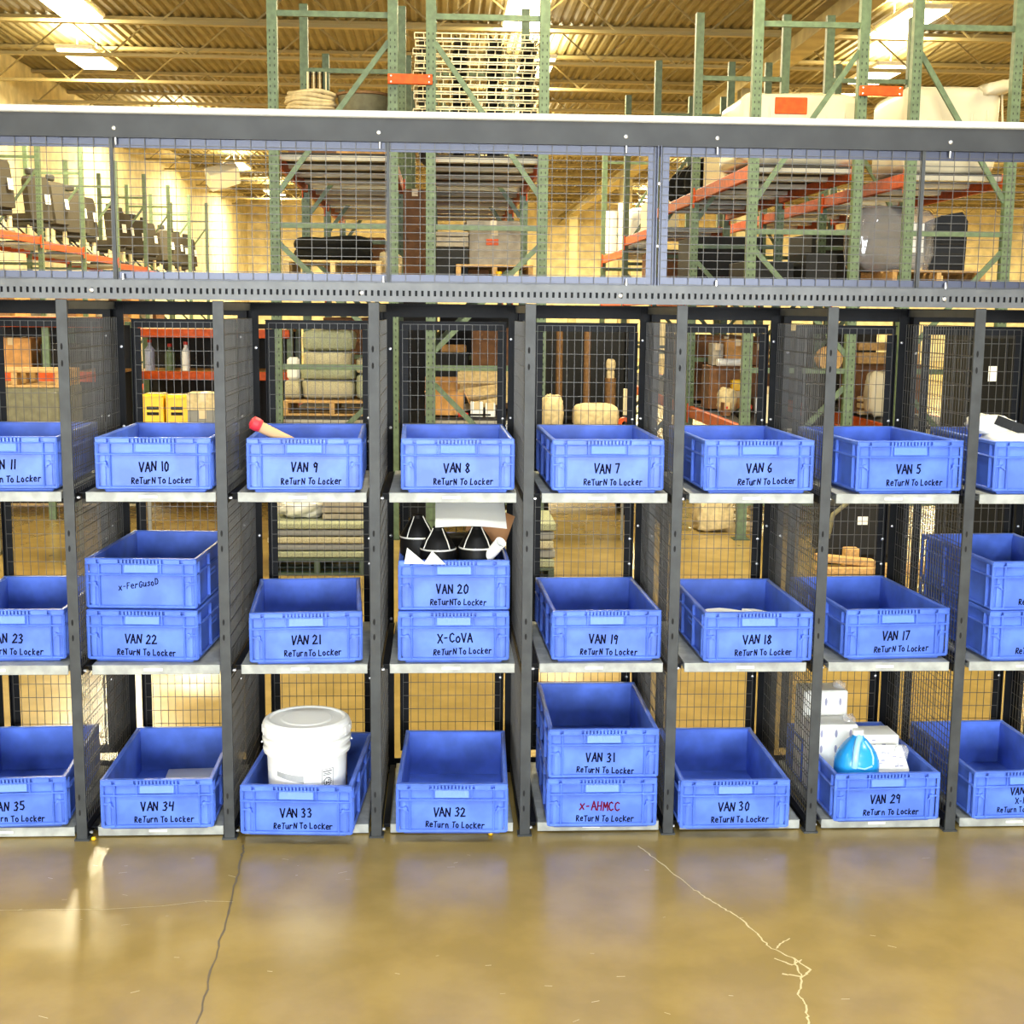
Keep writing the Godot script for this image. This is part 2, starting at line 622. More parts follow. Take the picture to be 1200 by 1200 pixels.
func added_fill_windows() -> void:   # two added glowing windows behind the camera, frontal fill in place of a flash
	for i in 2:
		var t := Node3D.new()
		t.name = "added_window_%d" % (i + 1)
		add_child(t)
		t.set_meta("kind", "structure")
		t.position = Vector3(-3.6 + 6.6 * i, 2.1, 15.97)
		var g := Geo.new()
		for s: float in [-1.0, 1.0]:
			g.box(Vector3(s * 2.55, 0, 0), Vector3(0.1, 3.3, 0.12))
			g.box(Vector3(0, s * 1.6, 0), Vector3(5.2, 0.1, 0.12))
		for x: float in [-1.25, 0.0, 1.25]:
			g.box(Vector3(x, 0, 0), Vector3(0.05, 3.1, 0.08))
		obj("added_window_frame", g, M.steel_dark, t)
		g = Geo.new()
		g.box(Vector3(0, 0, 0.0), Vector3(5.0, 3.1, 0.02))
		obj("added_glow_pane", g, M.fill_glow, t)
		var a := AreaLight3D.new()
		a.name = "added_fill_light"
		a.light_color = Color(0.95, 0.98, 1.0)
		a.light_energy = FILL_E
		a.area_size = Vector2(5.0, 3.1)
		a.area_range = 60.0
		a.shadow_enabled = true
		a.position.z = -0.07
		t.add_child(a, true)


# ---------------------------------------------------------------- the locker frame
func wires(g: Geo, o: Vector3, u: Vector3, w: Vector3, nu: int, nw: int, r: float) -> void:   # a welded grid: nu wires along w, nw wires along u
	var nn := u.cross(w).normalized() * r
	for i in nu + 1:
		var a := o + u * (float(i) / nu)
		g.bar(a, a + w, r * 2, r * 2)
	for i in nw + 1:
		var a := o + w * (float(i) / nw) + nn
		g.bar(a, a + u, r * 2, r * 2)


func dome(g: Geo, c: Vector3, d: Vector3, r: float) -> void:   # a round bolt head that looks along d
	var y := d.normalized()
	var x := (Vector3.UP if absf(y.y) < 0.9 else Vector3.RIGHT).cross(y).normalized()
	g.lathe([Vector2(r, 0), Vector2(r * 0.92, r * 0.35), Vector2(r * 0.6, r * 0.62), Vector2(0.0, r * 0.75)], 10, c, Basis(x, y, x.cross(y)))


func lockers() -> void:
	var f := thing("locker_frame", "open grey steel locker frame with wire mesh dividers and mesh doors behind blue bins", "locker")
	# front posts: folded channels with slot holes
	var p := Geo.new()
	p.rbox(Vector3(0, 0.92, -0.0015), Vector3(0.036, 1.84, 0.003), 0.001)
	p.box(Vector3(0, 0.92, -0.022), Vector3(0.003, 1.84, 0.038))
	for s: float in [-1.0, 1.0]:
		p.box(Vector3(s * 0.0172, 0.92, -0.0045), Vector3(0.0016, 1.84, 0.006))
	p.box(Vector3(0, 0.003, -0.02), Vector3(0.05, 0.006, 0.05))
	var pm := p.mesh()
	var h := Geo.new()
	for y: float in [1.688, 1.633, 1.072, 1.02, 0.768, 0.715, 0.156, 0.101]:
		h.prism(oval(0.0038, 0.011), 0.0004, Vector3(-0.004, y, 0.0001))
	var hm := h.mesh()
	# rear posts
	var rp := Geo.new()
	rp.box(Vector3(0, 0.92, -0.690), Vector3(0.078, 1.84, 0.003))
	rp.box(Vector3(0, 0.92, -0.665), Vector3(0.004, 1.84, 0.05))
	rp.box(Vector3(0, 0.003, -0.685), Vector3(0.08, 0.006, 0.05))
	var rpm := rp.mesh()
	# mesh dividers: two welded sheets between front and rear post, with angle bars
	var dv := Geo.new()
	for s: float in [-1.0, 1.0]:
		wires(dv, Vector3(s * 0.0150, 0.06, -0.012), Vector3(0, 0, -0.665), Vector3(0, 1.72, 0), 26, 34, 0.0009)
	var dvm := dv.mesh()
	var da := Geo.new()
	da.box(Vector3(0, 1.822, -0.345), Vector3(0.03, 0.026, 0.64))
	var top_bar := da.mesh()
	da = Geo.new()
	da.box(Vector3(0, -0.018, -0.345), Vector3(0.034, 0.028, 0.64))
	var side_bar := da.mesh()
	for k in POSTS.size():
		var x: float = POSTS[k]
		put("post", pm, M.steel, f, Vector3(x, 0, 0))
		stuff(put("slot_holes", hm, M.hole, f, Vector3(x, 0, 0)))
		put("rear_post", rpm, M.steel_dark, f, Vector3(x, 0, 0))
		var d := piece("divider", f, Vector3(x, 0, 0))
		stuff(put("wire_mesh", dvm, M.wire, d))
		put("top_bar", top_bar, M.steel, d)
		for y: float in SHELF:
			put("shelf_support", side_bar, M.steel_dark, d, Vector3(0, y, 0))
		var bl := Geo.new()
		for y: float in [1.67, 1.37, 1.17, 0.95, 0.62, 0.42]:
			dome(bl, Vector3(0.028, y, -0.688), Vector3(0, 0, 1), 0.0065)
			dome(bl, Vector3(-0.028, y + 0.04, -0.688), Vector3(0, 0, 1), 0.0055)
		for y: float in SHELF:
			bl.rbox(Vector3(0.0235, y - 0.018, -0.034), Vector3(0.012, 0.008, 0.012), 0.002)
		obj("bolts", bl, M.zinc, f, Vector3(x, 0, 0))
	# rails along the top, at the back and the front
	var r := Geo.new()
	r.box(Vector3(0, 1.815, -0.692), Vector3(5.08, 0.05, 0.004))
	r.box(Vector3(0, 1.838, -0.670), Vector3(5.08, 0.004, 0.045))
	obj("rear_rail", r, M.steel_dark, f)
	r = Geo.new()
	r.box(Vector3(0, 0.03, -0.694), Vector3(5.08, 0.04, 0.004))
	obj("rear_sill", r, M.steel_dark, f)
	# mesh doors at the back of each bay
	for k in POSTS.size() - 1:
		var x0: float = POSTS[k] + 0.062
		var x1: float = POSTS[k + 1] - 0.045
		var d := piece("mesh_door", f, Vector3(x0, 0.075, -0.712))
		var w := x1 - x0
		var hh := 1.70
		var b := Geo.new()
		b.box(Vector3(w / 2, hh - 0.017, 0), Vector3(w, 0.034, 0.004))
		b.box(Vector3(w / 2, hh - 0.002, 0.008), Vector3(w, 0.004, 0.02))
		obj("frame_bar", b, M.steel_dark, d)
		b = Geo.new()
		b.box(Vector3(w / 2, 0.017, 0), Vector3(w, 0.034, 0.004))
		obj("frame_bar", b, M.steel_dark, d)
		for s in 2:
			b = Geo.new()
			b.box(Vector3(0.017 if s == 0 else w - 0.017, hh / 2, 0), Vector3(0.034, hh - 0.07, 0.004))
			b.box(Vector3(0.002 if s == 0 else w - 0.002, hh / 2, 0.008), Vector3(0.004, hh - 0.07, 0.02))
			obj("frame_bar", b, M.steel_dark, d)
		var wm := Geo.new()
		wires(wm, Vector3(0.012, 0.012, 0.004), Vector3(w - 0.024, 0, 0), Vector3(0, hh - 0.024, 0), 13, 31, 0.0010)
		stuff(obj("wire_mesh", wm, M.wire, d))
		b = Geo.new()
		for y: float in [1.33, 1.24, 0.86, 0.76, 0.40, 0.30]:
			dome(b, Vector3(w - 0.012, y, 0.003), Vector3(0, 0, 1), 0.006)
		b.rbox(Vector3(w + 0.004, 1.285, 0.004), Vector3(0.01, 0.05, 0.008), 0.002)
		obj("latch", b, M.zinc, d)


func oval(rx: float, ry: float) -> PackedVector2Array:
	var p := PackedVector2Array()
	for i in 14:
		p.append(Vector2(rx * cos(TAU * i / 14), ry * sin(TAU * i / 14)))
	return p


func partition() -> void:
	var t := thing("mesh_partition", "grey header beam and wire mesh screen on top of the lockers", "partition", Vector3(0, 1.842, 0))
	var L := 5.4
	# the slotted lower rail, with real slots
	var g := Geo.new()
	g.box(Vector3(0, 0.0095, 0.002), Vector3(L, 0.019, 0.003))
	g.box(Vector3(0, 0.0495, 0.002), Vector3(L, 0.025, 0.003))
	var x := -L / 2
	while x < L / 2:
		g.box(Vector3(x, 0.028, 0.002), Vector3(0.0125, 0.0185, 0.003))
		x += 0.0205
	g.box(Vector3(0, 0.0615, -0.018), Vector3(L, 0.003, 0.043))
	obj("slotted_rail", g, M.rail, t)
	g = Geo.new()
	g.box(Vector3(0, 0.028, -0.006), Vector3(L, 0.05, 0.002))
	obj("slot_shade_strip", g, M.steel_dark, t)  # dark strip added behind the slots to stand for their shade
	# frame angles behind the wire
	g = Geo.new()
	g.box(Vector3(0, 0.076, -0.022), Vector3(L, 0.026, 0.003))
	obj("lower_angle", g, M.flange, t)
	g = Geo.new()
	g.box(Vector3(0, 0.497, -0.022), Vector3(L, 0.034, 0.003))
	obj("upper_angle", g, M.flange, t)
	# the header: a channel with a rolled top lip
	g = Geo.new()
	g.box(Vector3(0, 0.548, -0.002), Vector3(L, 0.070, 0.004))
	g.box(Vector3(0, 0.5115, -0.025), Vector3(L, 0.004, 0.05))
	obj("header_beam", g, M.header, t)
	g = Geo.new()
	var lip := PackedVector2Array()
	for i in 9:
		var a := -PI / 2 + PI * i / 8.0
		lip.append(Vector2(0.006 + 0.010 * cos(a), 0.5935 + 0.0115 * sin(a)))
	lip.append(Vector2(-0.05, 0.605))
	lip.append(Vector2(-0.05, 0.602))
	lip.append(Vector2(-0.002, 0.600))
	lip.append(Vector2(-0.002, 0.582))
	g.prism(lip, L, Vector3(-L / 2, 0, 0), Basis(Vector3(0, 0, 1), Vector3(0, 1, 0), Vector3(1, 0, 0)))
	obj("top_lip", g, M.lip, t)
	# mesh panels between uprights
	var e := [-2.7, -1.345, -0.464, 0.418, 1.298, 2.7]
	for k in e.size() - 1:
		var a: float = e[k] + (0.008 if k != 3 else 0.014)
		var b: float = e[k + 1] - (0.008 if k != 2 else 0.014)
		var w := b - a
		var wm := Geo.new()
		wires(wm, Vector3(a, 0.066, -0.014), Vector3(w, 0, 0), Vector3(0, 0.448, 0), int(round(w / 0.0487)), 17, 0.0010)
		stuff(obj("mesh_panel", wm, M.wire, t))
	for k in [1, 2, 4]:
		g = Geo.new()
		g.bar(Vector3(e[k], 0.062, -0.012), Vector3(e[k], 0.53, -0.012), 0.010, 0.010)
		obj("upright_bar", g, M.steel, t)
	g = Geo.new()
	g.box(Vector3(0.400, 0.287, -0.02), Vector3(0.030, 0.45, 0.003))
	g.box(Vector3(0.414, 0.287, -0.008), Vector3(0.003, 0.45, 0.024))
	obj("corner_angle", g, M.flange, t)
	g = Geo.new()
	g.box(Vector3(0.440, 0.287, -0.02), Vector3(0.030, 0.45, 0.003))
	g.box(Vector3(0.424, 0.287, -0.008), Vector3(0.003, 0.45, 0.024))
	obj("corner_angle", g, M.flange, t)
	g = Geo.new()
	for bx: float in [-1.33, -0.49, 0.31, 0.61, 1.385]:
		dome(g, Vector3(bx - 0.003, 0.538, 0.0), Vector3(0, 0, 1), 0.0075)
		g.cyl(Vector3(bx, 0.510, -0.006), Vector3(bx, 0.488, -0.006), 0.004, 0.003, 8)
		g.cyl(Vector3(bx + 0.01, 0.062, -0.006), Vector3(bx + 0.01, 0.082, -0.006), 0.006, 0.003, 8)
	for bx: float in [-1.42, -0.55, 0.30, 1.39]:
		dome(g, Vector3(bx, 0.028, 0.0035), Vector3(0, 0, 1), 0.008)
	for by: float in [0.19, 0.39]:
		dome(g, Vector3(0.419, by, 0.004), Vector3(0, 0, 1), 0.006)
	obj("bolts", g, M.zinc, t)


func shelves() -> void:
	var g := Geo.new()
	g.box(Vector3(0.215, -0.0015, -0.32), Vector3(0.43, 0.003, 0.64))
	g.rbox(Vector3(0.215, -0.0165, -0.003), Vector3(0.43, 0.033, 0.004), 0.0015)
	g.box(Vector3(0.215, -0.0165, -0.638), Vector3(0.43, 0.033, 0.004))
	for s: float in [0.002, 0.428]:
		g.box(Vector3(s, -0.012, -0.32), Vector3(0.003, 0.024, 0.63))
	var tray := g.mesh()
	g = Geo.new()
	g.rbox(Vector3(0, 0, 0.0), Vector3(0.062, 0.009, 0.0012), 0.0004)
	var tab := g.mesh()
	g = Geo.new()
	g.box(Vector3(-0.0135, -0.017, -0.05), Vector3(0.021, 0.026, 0.004))
	g.box(Vector3(-0.0135, -0.004, -0.32), Vector3(0.021, 0.003, 0.62))
	var br := g.mesh()
	var bay := ["leftmost", "second", "third", "fourth", "fifth", "sixth", "seventh", "rightmost"]
	var lift := ["bottom", "middle", "top"]
	for r in 3:
		for k in 8:
			var t := thing("shelf", "pale grey steel shelf tray in the %s row, %s bay from the left" % [lift[r], bay[k]], "shelf", Vector3(PX[k] + 0.047, SHELF[r], -0.032), 0.0, "steel shelves in the lockers")
			put("tray", tray, M.shelf, t)
			put("bracket", br, M.steel_dark, t)
			var lx: float = [0.19, 0.205, 0.20, 0.21, 0.19, 0.215, 0.20, 0.2][k]
			var lb := put("name_tab", tab, M.paper, t, Vector3(lx, -0.016, 0.0002))
			if r == 2 and k == 6:
				put("name_tab", tab, M.paper, t, Vector3(0.30, -0.016, 0.0002))


# ---------------------------------------------------------------- handwriting
# strokes of marker letters on a field 6 wide and 10 high
const PEN := {
	"A": "0,0 2.6,10 5.4,0;1,3.6 4.6,3.9", "V": "0,10 2.4,0 5,10", "U": "0,10 0.2,2 1.4,0 3.4,0.3 4.4,2.6 4.6,10", "N": "0,0 0.3,9.6 4.4,0.6 4.8,10",
	"X": "0,10 5,0;5,9.6 0,0", "C": "4.6,8.4 3,9.8 1,8.6 0,5 0.8,1.4 2.8,0 4.8,1.6", "O": "2.4,10 0.5,8 0,4.6 1,0.8 2.8,0 4.6,2 5,6 3.8,9.2 2.4,10",
	"H": "0,0 0.2,10;4.4,0 4.6,10;0.2,5 4.5,5.2", "M": "0,0 0.6,9.6 2.8,3.6 5,9.8 5.8,0", "T": "0,9.6 5,10;2.5,9.8 2.4,0", "L": "0.2,10 0,0.2 4.2,0.4",
	"R": "0.2,0 0.4,9.6 3.4,9.4 4.2,7.4 3.2,5.4 0.5,5 4.8,0", "K": "0.2,10 0.2,0;4.4,8 0.4,3.8 4.8,0", "F": "0.4,0 0.2,9.8 4.4,10;0.3,5.4 3.4,5.6",
	"G": "4.6,8 3,9.8 1,8.6 0,4.6 1.2,0.6 3.4,0 4.6,1.6 4.7,4.4 3,4.4", "S": "4.4,8.6 2.8,9.8 0.8,8.8 0.9,6.4 3.8,4.2 4.4,2 2.8,0 0.4,1", "D": "0.3,0 0.3,9.8 3.2,9.2 4.8,6 4.2,2 0.3,0",
	"E": "4.4,9.8 0.4,9.6 0.2,0.2 4.6,0.4;0.3,5.2 3.6,5.4", "e": "0.4,3.6 4.2,4 3.8,6.4 2.2,7 0.6,5.6 0.2,2.6 1.4,0.3 4.4,0.8", "t": "2,9.4 1.8,1 3,0 4.4,0.8;0,6.6 4.2,6.9", "u": "0.2,6.6 0.3,1.6 1.6,0 3.4,0.8 4.2,6.6;4.2,6.6 4.5,0",
	"r": "0.3,6.8 0.4,0;0.4,4.6 2,6.6 4,6.4", "n": "0.2,6.6 0.3,0;0.3,4.6 1.8,6.8 3.4,6 4,0", "o": "2.2,6.6 0.4,5.2 0.2,2 1.8,0 3.8,0.8 4.2,4 2.2,6.6", "c": "4,5.6 2.4,6.8 0.6,5.2 0.3,2 1.8,0 4.2,1",
	"s": "3.8,6 2,6.8 0.8,5.4 3.6,2.6 3,0.4 0.4,0.4", "k": "0.4,10 0.3,0;3.8,6.4 0.5,3 4.2,0", "l": "0.8,10 0.8,0", "x": "0,6.6 4.4,0;4.2,6.8 0,-0.4", "-": "0.6,4.6 3.4,4.9",
	"0": "2.2,10 0.5,8 0.2,3 1.8,0 3.8,1.6 4.2,7 2.2,10", "1": "1.4,10 1.4,0", "2": "0.3,8 2,10 4,8.4 3.4,5.4 0,0.3 4.8,0.6", "3": "0.4,9 2.6,10 4,8 1.8,5.4 4.2,3.6 3,0.4 0.2,0.6", "4": "0.6,10 0.3,5.4 4.2,5.8;4.4,10 4,0",
	"5": "4.4,10 1,9.6 0.8,6 3.4,5.8 4.4,3 2.8,0.3 0.3,0.8", "6": "3.8,9.8 1,6.4 0.3,2.6 1.8,0 4,1.2 4,4 1.4,4.6", "7": "0.2,9.6 4.6,10 2,0", "8": "2.4,5.4 0.6,8 2.2,10 4,8.2 2.4,5.4 0.3,2.4 2,0 4.4,1.8 2.4,5.4", "9": "4,8 2.2,10 0.5,8 1.4,5.4 4,6.2 4.2,9 3.6,0",
}


func write(g: Geo, text: String, cx: float, y: float, hgt: float, pen: float, seed: int, z := 0.0, slope := 0.0) -> void:
	var rr := RandomNumberGenerator.new()
	rr.seed = seed
	var s := hgt / 10.0
	var adv := 6.6 * s
	var w := 0.0
	for ch in text:
		w += adv * (0.55 if ch == " " or ch == "1" or ch == "l" else 1.0)
	var x := cx - w / 2
	for ch in text:
		if ch == " ":
			x += adv * 0.55
			continue
		var dy := rr.randf_range(-0.06, 0.06) * hgt
		var sx := rr.randf_range(0.86, 1.05) * s
		var sh := rr.randf_range(-0.03, 0.12)
		for stroke: String in (PEN[ch] as String).split(";"):
			var p := []
			for c in stroke.split(" "):
				var q := c.split(",")
				var a := Vector2(float(q[0]), float(q[1]))
				p.append(Vector3(x + (a.x + a.y * sh) * sx, y + a.y * s + dy + slope * (x - cx), z))
			for i in p.size() - 1:
				var d: Vector3 = (p[i + 1] - p[i]).normalized()
				var sd := Vector3(-d.y, d.x, 0) * pen / 2
				var ex: Vector3 = d * pen * 0.35
				g.quad(p[i] + sd - ex, p[i] - sd - ex, p[i + 1] - sd + ex, p[i + 1] + sd + ex)
		x += adv * (0.55 if ch == "1" or ch == "l" else 1.0)


# ---------------------------------------------------------------- bins
const BW := 0.378
const BL := 0.596
const BH := 0.184


func make_bin() -> Node3D:
	var t := Node3D.new()
	var hw := BW / 2
	var g := Geo.new()
	var e := 0.011      # how far the panels lie behind the ribs
	var th := 0.0035
	# four walls, floor and stacking foot
	g.span(Vector3(-hw + e, 0.012, -e - th), Vector3(hw - e, BH - 0.017, -e))
	g.span(Vector3(-hw + e, 0.012, -BL + e), Vector3(hw - e, BH - 0.017, -BL + e + th))
	g.span(Vector3(-hw + e, 0.012, -BL + e), Vector3(-hw + e + th, BH - 0.004, -e))
	g.span(Vector3(hw - e - th, 0.012, -BL + e), Vector3(hw - e, BH - 0.004, -e))
	g.span(Vector3(-hw + e, 0.011, -BL + e), Vector3(hw - e, 0.015, -e))
	g.rbox(Vector3(0, 0.0060, -BL / 2), Vector3(BW - 0.042, 0.0120, BL - 0.042), 0.005)
	# bottom edge, shoulder rib and upright ribs on all sides
	for s: float in [-1.0, 1.0]:
		g.rbox(Vector3(0, 0.017, -BL / 2 + s * (BL / 2 - 0.004)), Vector3(BW - 0.006, 0.010, 0.008), 0.003)
		g.rbox(Vector3(s * (hw - 0.004), 0.017, -BL / 2), Vector3(0.008, 0.010, BL - 0.006), 0.003)
		g.rbox(Vector3(0, 0.1285, -BL / 2 + s * (BL / 2 - 0.003)), Vector3(BW, 0.0065, 0.012), 0.0025)
		g.rbox(Vector3(s * (hw - 0.003), 0.1285, -BL / 2), Vector3(0.012, 0.0065, BL), 0.0025)
		for x: float in [-hw + 0.046, -hw + 0.004, hw - 0.046, hw - 0.004]:
			g.rbox(Vector3(x, 0.093, -BL / 2 + s * (BL / 2 - 0.004)), Vector3(0.006, 0.155, 0.012), 0.0025)
		for z: float in [-0.004, -0.046, -0.20, -BL + 0.20, -BL + 0.046, -BL + 0.004]:
			g.rbox(Vector3(s * (hw - 0.004), 0.093, z), Vector3(0.012, 0.155, 0.006), 0.0025)
		for x: float in [-0.068, 0.068]:
			g.rbox(Vector3(x, 0.149, -BL / 2 + s * (BL / 2 - 0.004)), Vector3(0.004, 0.038, 0.007), 0.001)
		# set-back corners: the panel beside each corner post
		for x: float in [-hw + 0.025, hw - 0.025]:
			g.span(Vector3(x - 0.006, 0.02, -BL / 2 + s * (BL / 2 - 0.0062) - 0.001), Vector3(x + 0.006, 0.126, -BL / 2 + s * (BL / 2 - 0.0062) + 0.001))
	put("body", g.mesh(), M.bin, t)
	# the rim: outer band, flat top with a comb at the middle of each end
	g = Geo.new()
	for s: float in [-1.0, 1.0]:
		var zc := -BL / 2 + s * (BL / 2 - 0.005)
		g.rbox(Vector3(0, BH - 0.0185, zc + s * 0.002), Vector3(BW + 0.002, 0.0045, 0.011), 0.002)
		g.rbox(Vector3(0, BH - 0.0015, zc - s * 0.003), Vector3(BW + 0.002, 0.0045, 0.019), 0.002)
		g.box(Vector3(0, BH - 0.011, zc - s * 0.0115), Vector3(BW - 0.02, 0.016, 0.002))
		for seg: Array in [[-hw + 0.001, -0.152], [-0.140, -0.078], [0.078, 0.132], [0.146, hw - 0.001]]:
			g.span(Vector3(seg[0], BH - 0.018, zc - 0.004), Vector3(seg[1], BH - 0.003, zc + 0.0042))
		for k in 12:
			g.box(Vector3(-0.066 + k * 0.012, BH - 0.010, zc + s * 0.0005), Vector3(0.0066, 0.016, 0.008))
		g.rbox(Vector3(s * (hw - 0.005), BH - 0.0075, -BL / 2), Vector3(0.012, 0.015, BL), 0.003)
	put("rim", g.mesh(), M.bin, t)
	# the grip in the middle of each end
	for s: float in [1.0, -1.0]:
		g = Geo.new()
		g.rbox(Vector3(0, 0.1500, -BL / 2 + s * (BL / 2 - 0.0045)), Vector3(0.118, 0.031, 0.006), 0.002, Basis(Vector3.RIGHT, -0.16 * s))
		put("handle", g.mesh(), M.bin_lit_pale, t)
	# latch pins on the corner posts
	for s: float in [1.0, -1.0]:
		for x: float in [-1.0, 1.0]:
			g = Geo.new()
			var zc := -BL / 2 + s * (BL / 2 - 0.003)
			g.rbox(Vector3(x * (hw - 0.016), 0.099, zc), Vector3(0.026, 0.005, 0.010), 0.0015)
			g.cyl(Vector3(x * (hw - 0.029), 0.098, zc - s * 0.006), Vector3(x * (hw - 0.029), 0.098, zc + s * 0.004), 0.0085, 0.0065, 12)
			g.rbox(Vector3(x * (hw - 0.036), 0.089, zc), Vector3(0.012, 0.005, 0.008), 0.001, Basis(Vector3(0, 0, 1), x * 0.8))
			put("latch", g.mesh(), M.bin, t)
	# raised lettering panel on the sides, too small to read
	g = Geo.new()
	for s: float in [-1.0, 1.0]:
		for r in 2:
			var rr := RandomNumberGenerator.new()
			rr.seed = 40 + r
			for k in 9:
				var hgt := rr.randf_range(0.006, 0.009)
				g.box(Vector3(s * (hw - e + 0.0006), 0.098 - r * 0.016, -0.255 - k * 0.0095), Vector3(0.002, hgt, 0.005))
	stuff(put("raised_lettering", g.mesh(), M.bin_lit_pale, t))
	return t


func bins() -> void:
	var src := make_bin()
	# row, level, x, z, turn, first line, second line, its offset and pen details, label
	var list := [
		[2, 0, -1.748, -0.019, 0.025, "VAN 11", "ReTurn To Locker", "leftmost blue bin on the top shelf, marked VAN 11"],
		[2, 0, -1.243, -0.012, -0.004, "VAN 10", "ReTurN To Locker", "blue bin marked VAN 10, second from the left on the top shelf"],
		[2, 0, -0.745, -0.010, 0.030, "VAN 9", "ReTurN To Locker", "blue bin marked VAN 9 holding a red-tipped roll"],
		[2, 0, -0.234, -0.018, 0.020, "VAN 8", "ReTurN To Locker", "blue bin marked VAN 8, fourth from the left on the top shelf"],
		[2, 0, 0.273, -0.015, 0.019, "VAN 7", "ReTurN To Locker", "blue bin marked VAN 7, middle bay of the top shelf right of the centre post"],
		[2, 0, 0.790, -0.020, 0.034, "VAN 6", "ReTurN To Locker", "blue bin marked VAN 6, sixth from the left on the top shelf"],
		[2, 0, 1.312, -0.018, 0.080, "VAN 5", "ReTurN To Locker", "slightly turned blue bin marked VAN 5, seventh from the left on the top shelf"],
		[2, 0, 1.795, -0.020, 0.020, "VAN 4", "ReTurn To Locker", "blue bin holding a white bag at the right end of the top shelf"],
		[1, 0, -1.760, -0.069, 0.010, "VAN 23", "ReTurN To Locker", "leftmost blue bin of the middle row, marked VAN 23"],
		[1, 0, -1.306, -0.055, -0.060, "VAN 22", "ReTurN To Locker", "blue bin marked VAN 22 under the bin with the slanted scrawl"],
		[1, 1, -1.310, -0.078, -0.056, "x-FerGusoD", "", "blue bin with a small slanted scrawl, upper of the left stack"],
		[1, 0, -0.748, -0.022, 0.070, "VAN 21", "ReTurnTo LocKer", "empty blue bin marked VAN 21, below the bin with the red-tipped roll"],
		[1, 0, -0.246, -0.028, 0.004, "X-CoVA", "ReTurN To Locker", "blue bin marked X-COVA under the overfull bin"],
		[1, 1, -0.245, -0.045, 0.010, "VAN 20", "ReTurNTo LocKer", "blue bin overfull of black bags and papers, marked VAN 20"],
		[1, 0, 0.283, -0.038, 0.028, "VAN 19", "ReTurN To Locker", "empty blue bin marked VAN 19, right of the overfull stack"],
		[1, 0, 0.806, -0.006, 0.017, "VAN 18", "ReTurN To Locker", "blue bin marked VAN 18 with white papers inside"],
		[1, 0, 1.312, -0.053, 0.075, "VAN 17", "ReTurN To Locker", "empty blue bin marked VAN 17, left of the plain stacked pair"],
		[1, 0, 1.812, -0.024, 0.060, "", "ReTurN To Locker", "lower of two plain stacked bins at the right edge"],
		[1, 1, 1.814, -0.030, 0.064, "", "ReTurN To Locker", "upper of two plain stacked bins at the right edge"],
		[0, 0, -1.762, -0.011, 0.060, "VAN 35", "ReTurn To Locker", "leftmost blue bin of the bottom row, marked VAN 35"],
		[0, 0, -1.259, 0.014, 0.010, "VAN 34", "ReTurn To Locker", "blue bin marked VAN 34 with papers on its floor"],
		[0, 0, -0.778, 0.088, -0.066, "VAN 33", "ReTurN To LocKer", "blue bin marked VAN 33 with a white bucket in it"],
		[0, 0, -0.251, 0.085, -0.030, "VAN 32", "ReTurn To LocKer", "empty blue bin marked VAN 32, right of the one with the bucket"],
		[0, 0, 0.269, 0.042, -0.005, "x-AHMCC", "ReTurN To LocKer", "blue bin with red lettering at the foot of the bottom row stack"],
		[0, 1, 0.272, 0.037, 0.000, "VAN 31", "ReTurN To Locker", "blue bin marked VAN 31 standing on the one with red lettering"],
		[0, 0, 0.728, 0.071, 0.002, "VAN 30", "ReTurN To LocKer", "empty blue bin marked VAN 30, right of the bottom row stack"],
		[0, 0, 1.282, 0.015, 0.030, "VAN 29", "ReTurn To Locker", "blue bin marked VAN 29 with a blue jug in it"],
		[0, 0, 1.785, 0.002, 0.041, "VAN 28", "ReTurn To LocKer", "blue bin with three lines of writing at the right end of the bottom row"],
	]
	var i := 0
	for b: Array in list:
		var t: Node3D = src.duplicate()
		t.name = numbered("storage_bin", self)
		add_child(t, true)
		t.position = Vector3(b[2], SHELF[b[0]] + 0.0005 + b[1] * 0.1745, b[3])
		t.rotation.y = b[4]
		tag(t, b[7], "bin", "blue bins in the lockers")
		var red: bool = b[5] == "x-AHMCC"
		var g := Geo.new()
		var k := i * 3
		var j := func(a: float) -> float:
			k += 1
			return (fmod(sin(k * 12.9898) * 43758.5453, 1.0)) * a
		if b[5] == "x-FerGusoD":
			write(g, b[5], -0.01, 0.084, 0.021, 0.0034, 5, -0.0104, 0.16)
		elif b[5] == "VAN 28":
			write(g, "VAN 28", 0.0, 0.095, 0.027, 0.0045, 28, -0.0104)
			write(g, "X-Ho", 0.0, 0.06, 0.022, 0.0038, 29, -0.0104)
			write(g, b[6], 0.0, 0.030, 0.019, 0.0035, 30, -0.0104)
		else:
			if b[5]:
				write(g, b[5], 0.0 + j.call(0.008), 0.070 + j.call(0.005), 0.031, 0.0051, 100 + i, -0.0104, j.call(0.03))
			if red:
				obj("handwriting", g, M.ink_red, t)
				g = Geo.new()
			if b[6]:
				write(g, b[6], 0.022 + j.call(0.012), 0.029 + j.call(0.004), 0.0205, 0.0039, 200 + i, -0.0104, j.call(0.03))
		obj("handwriting", g, M.ink, t)
		i += 1
	src.free()


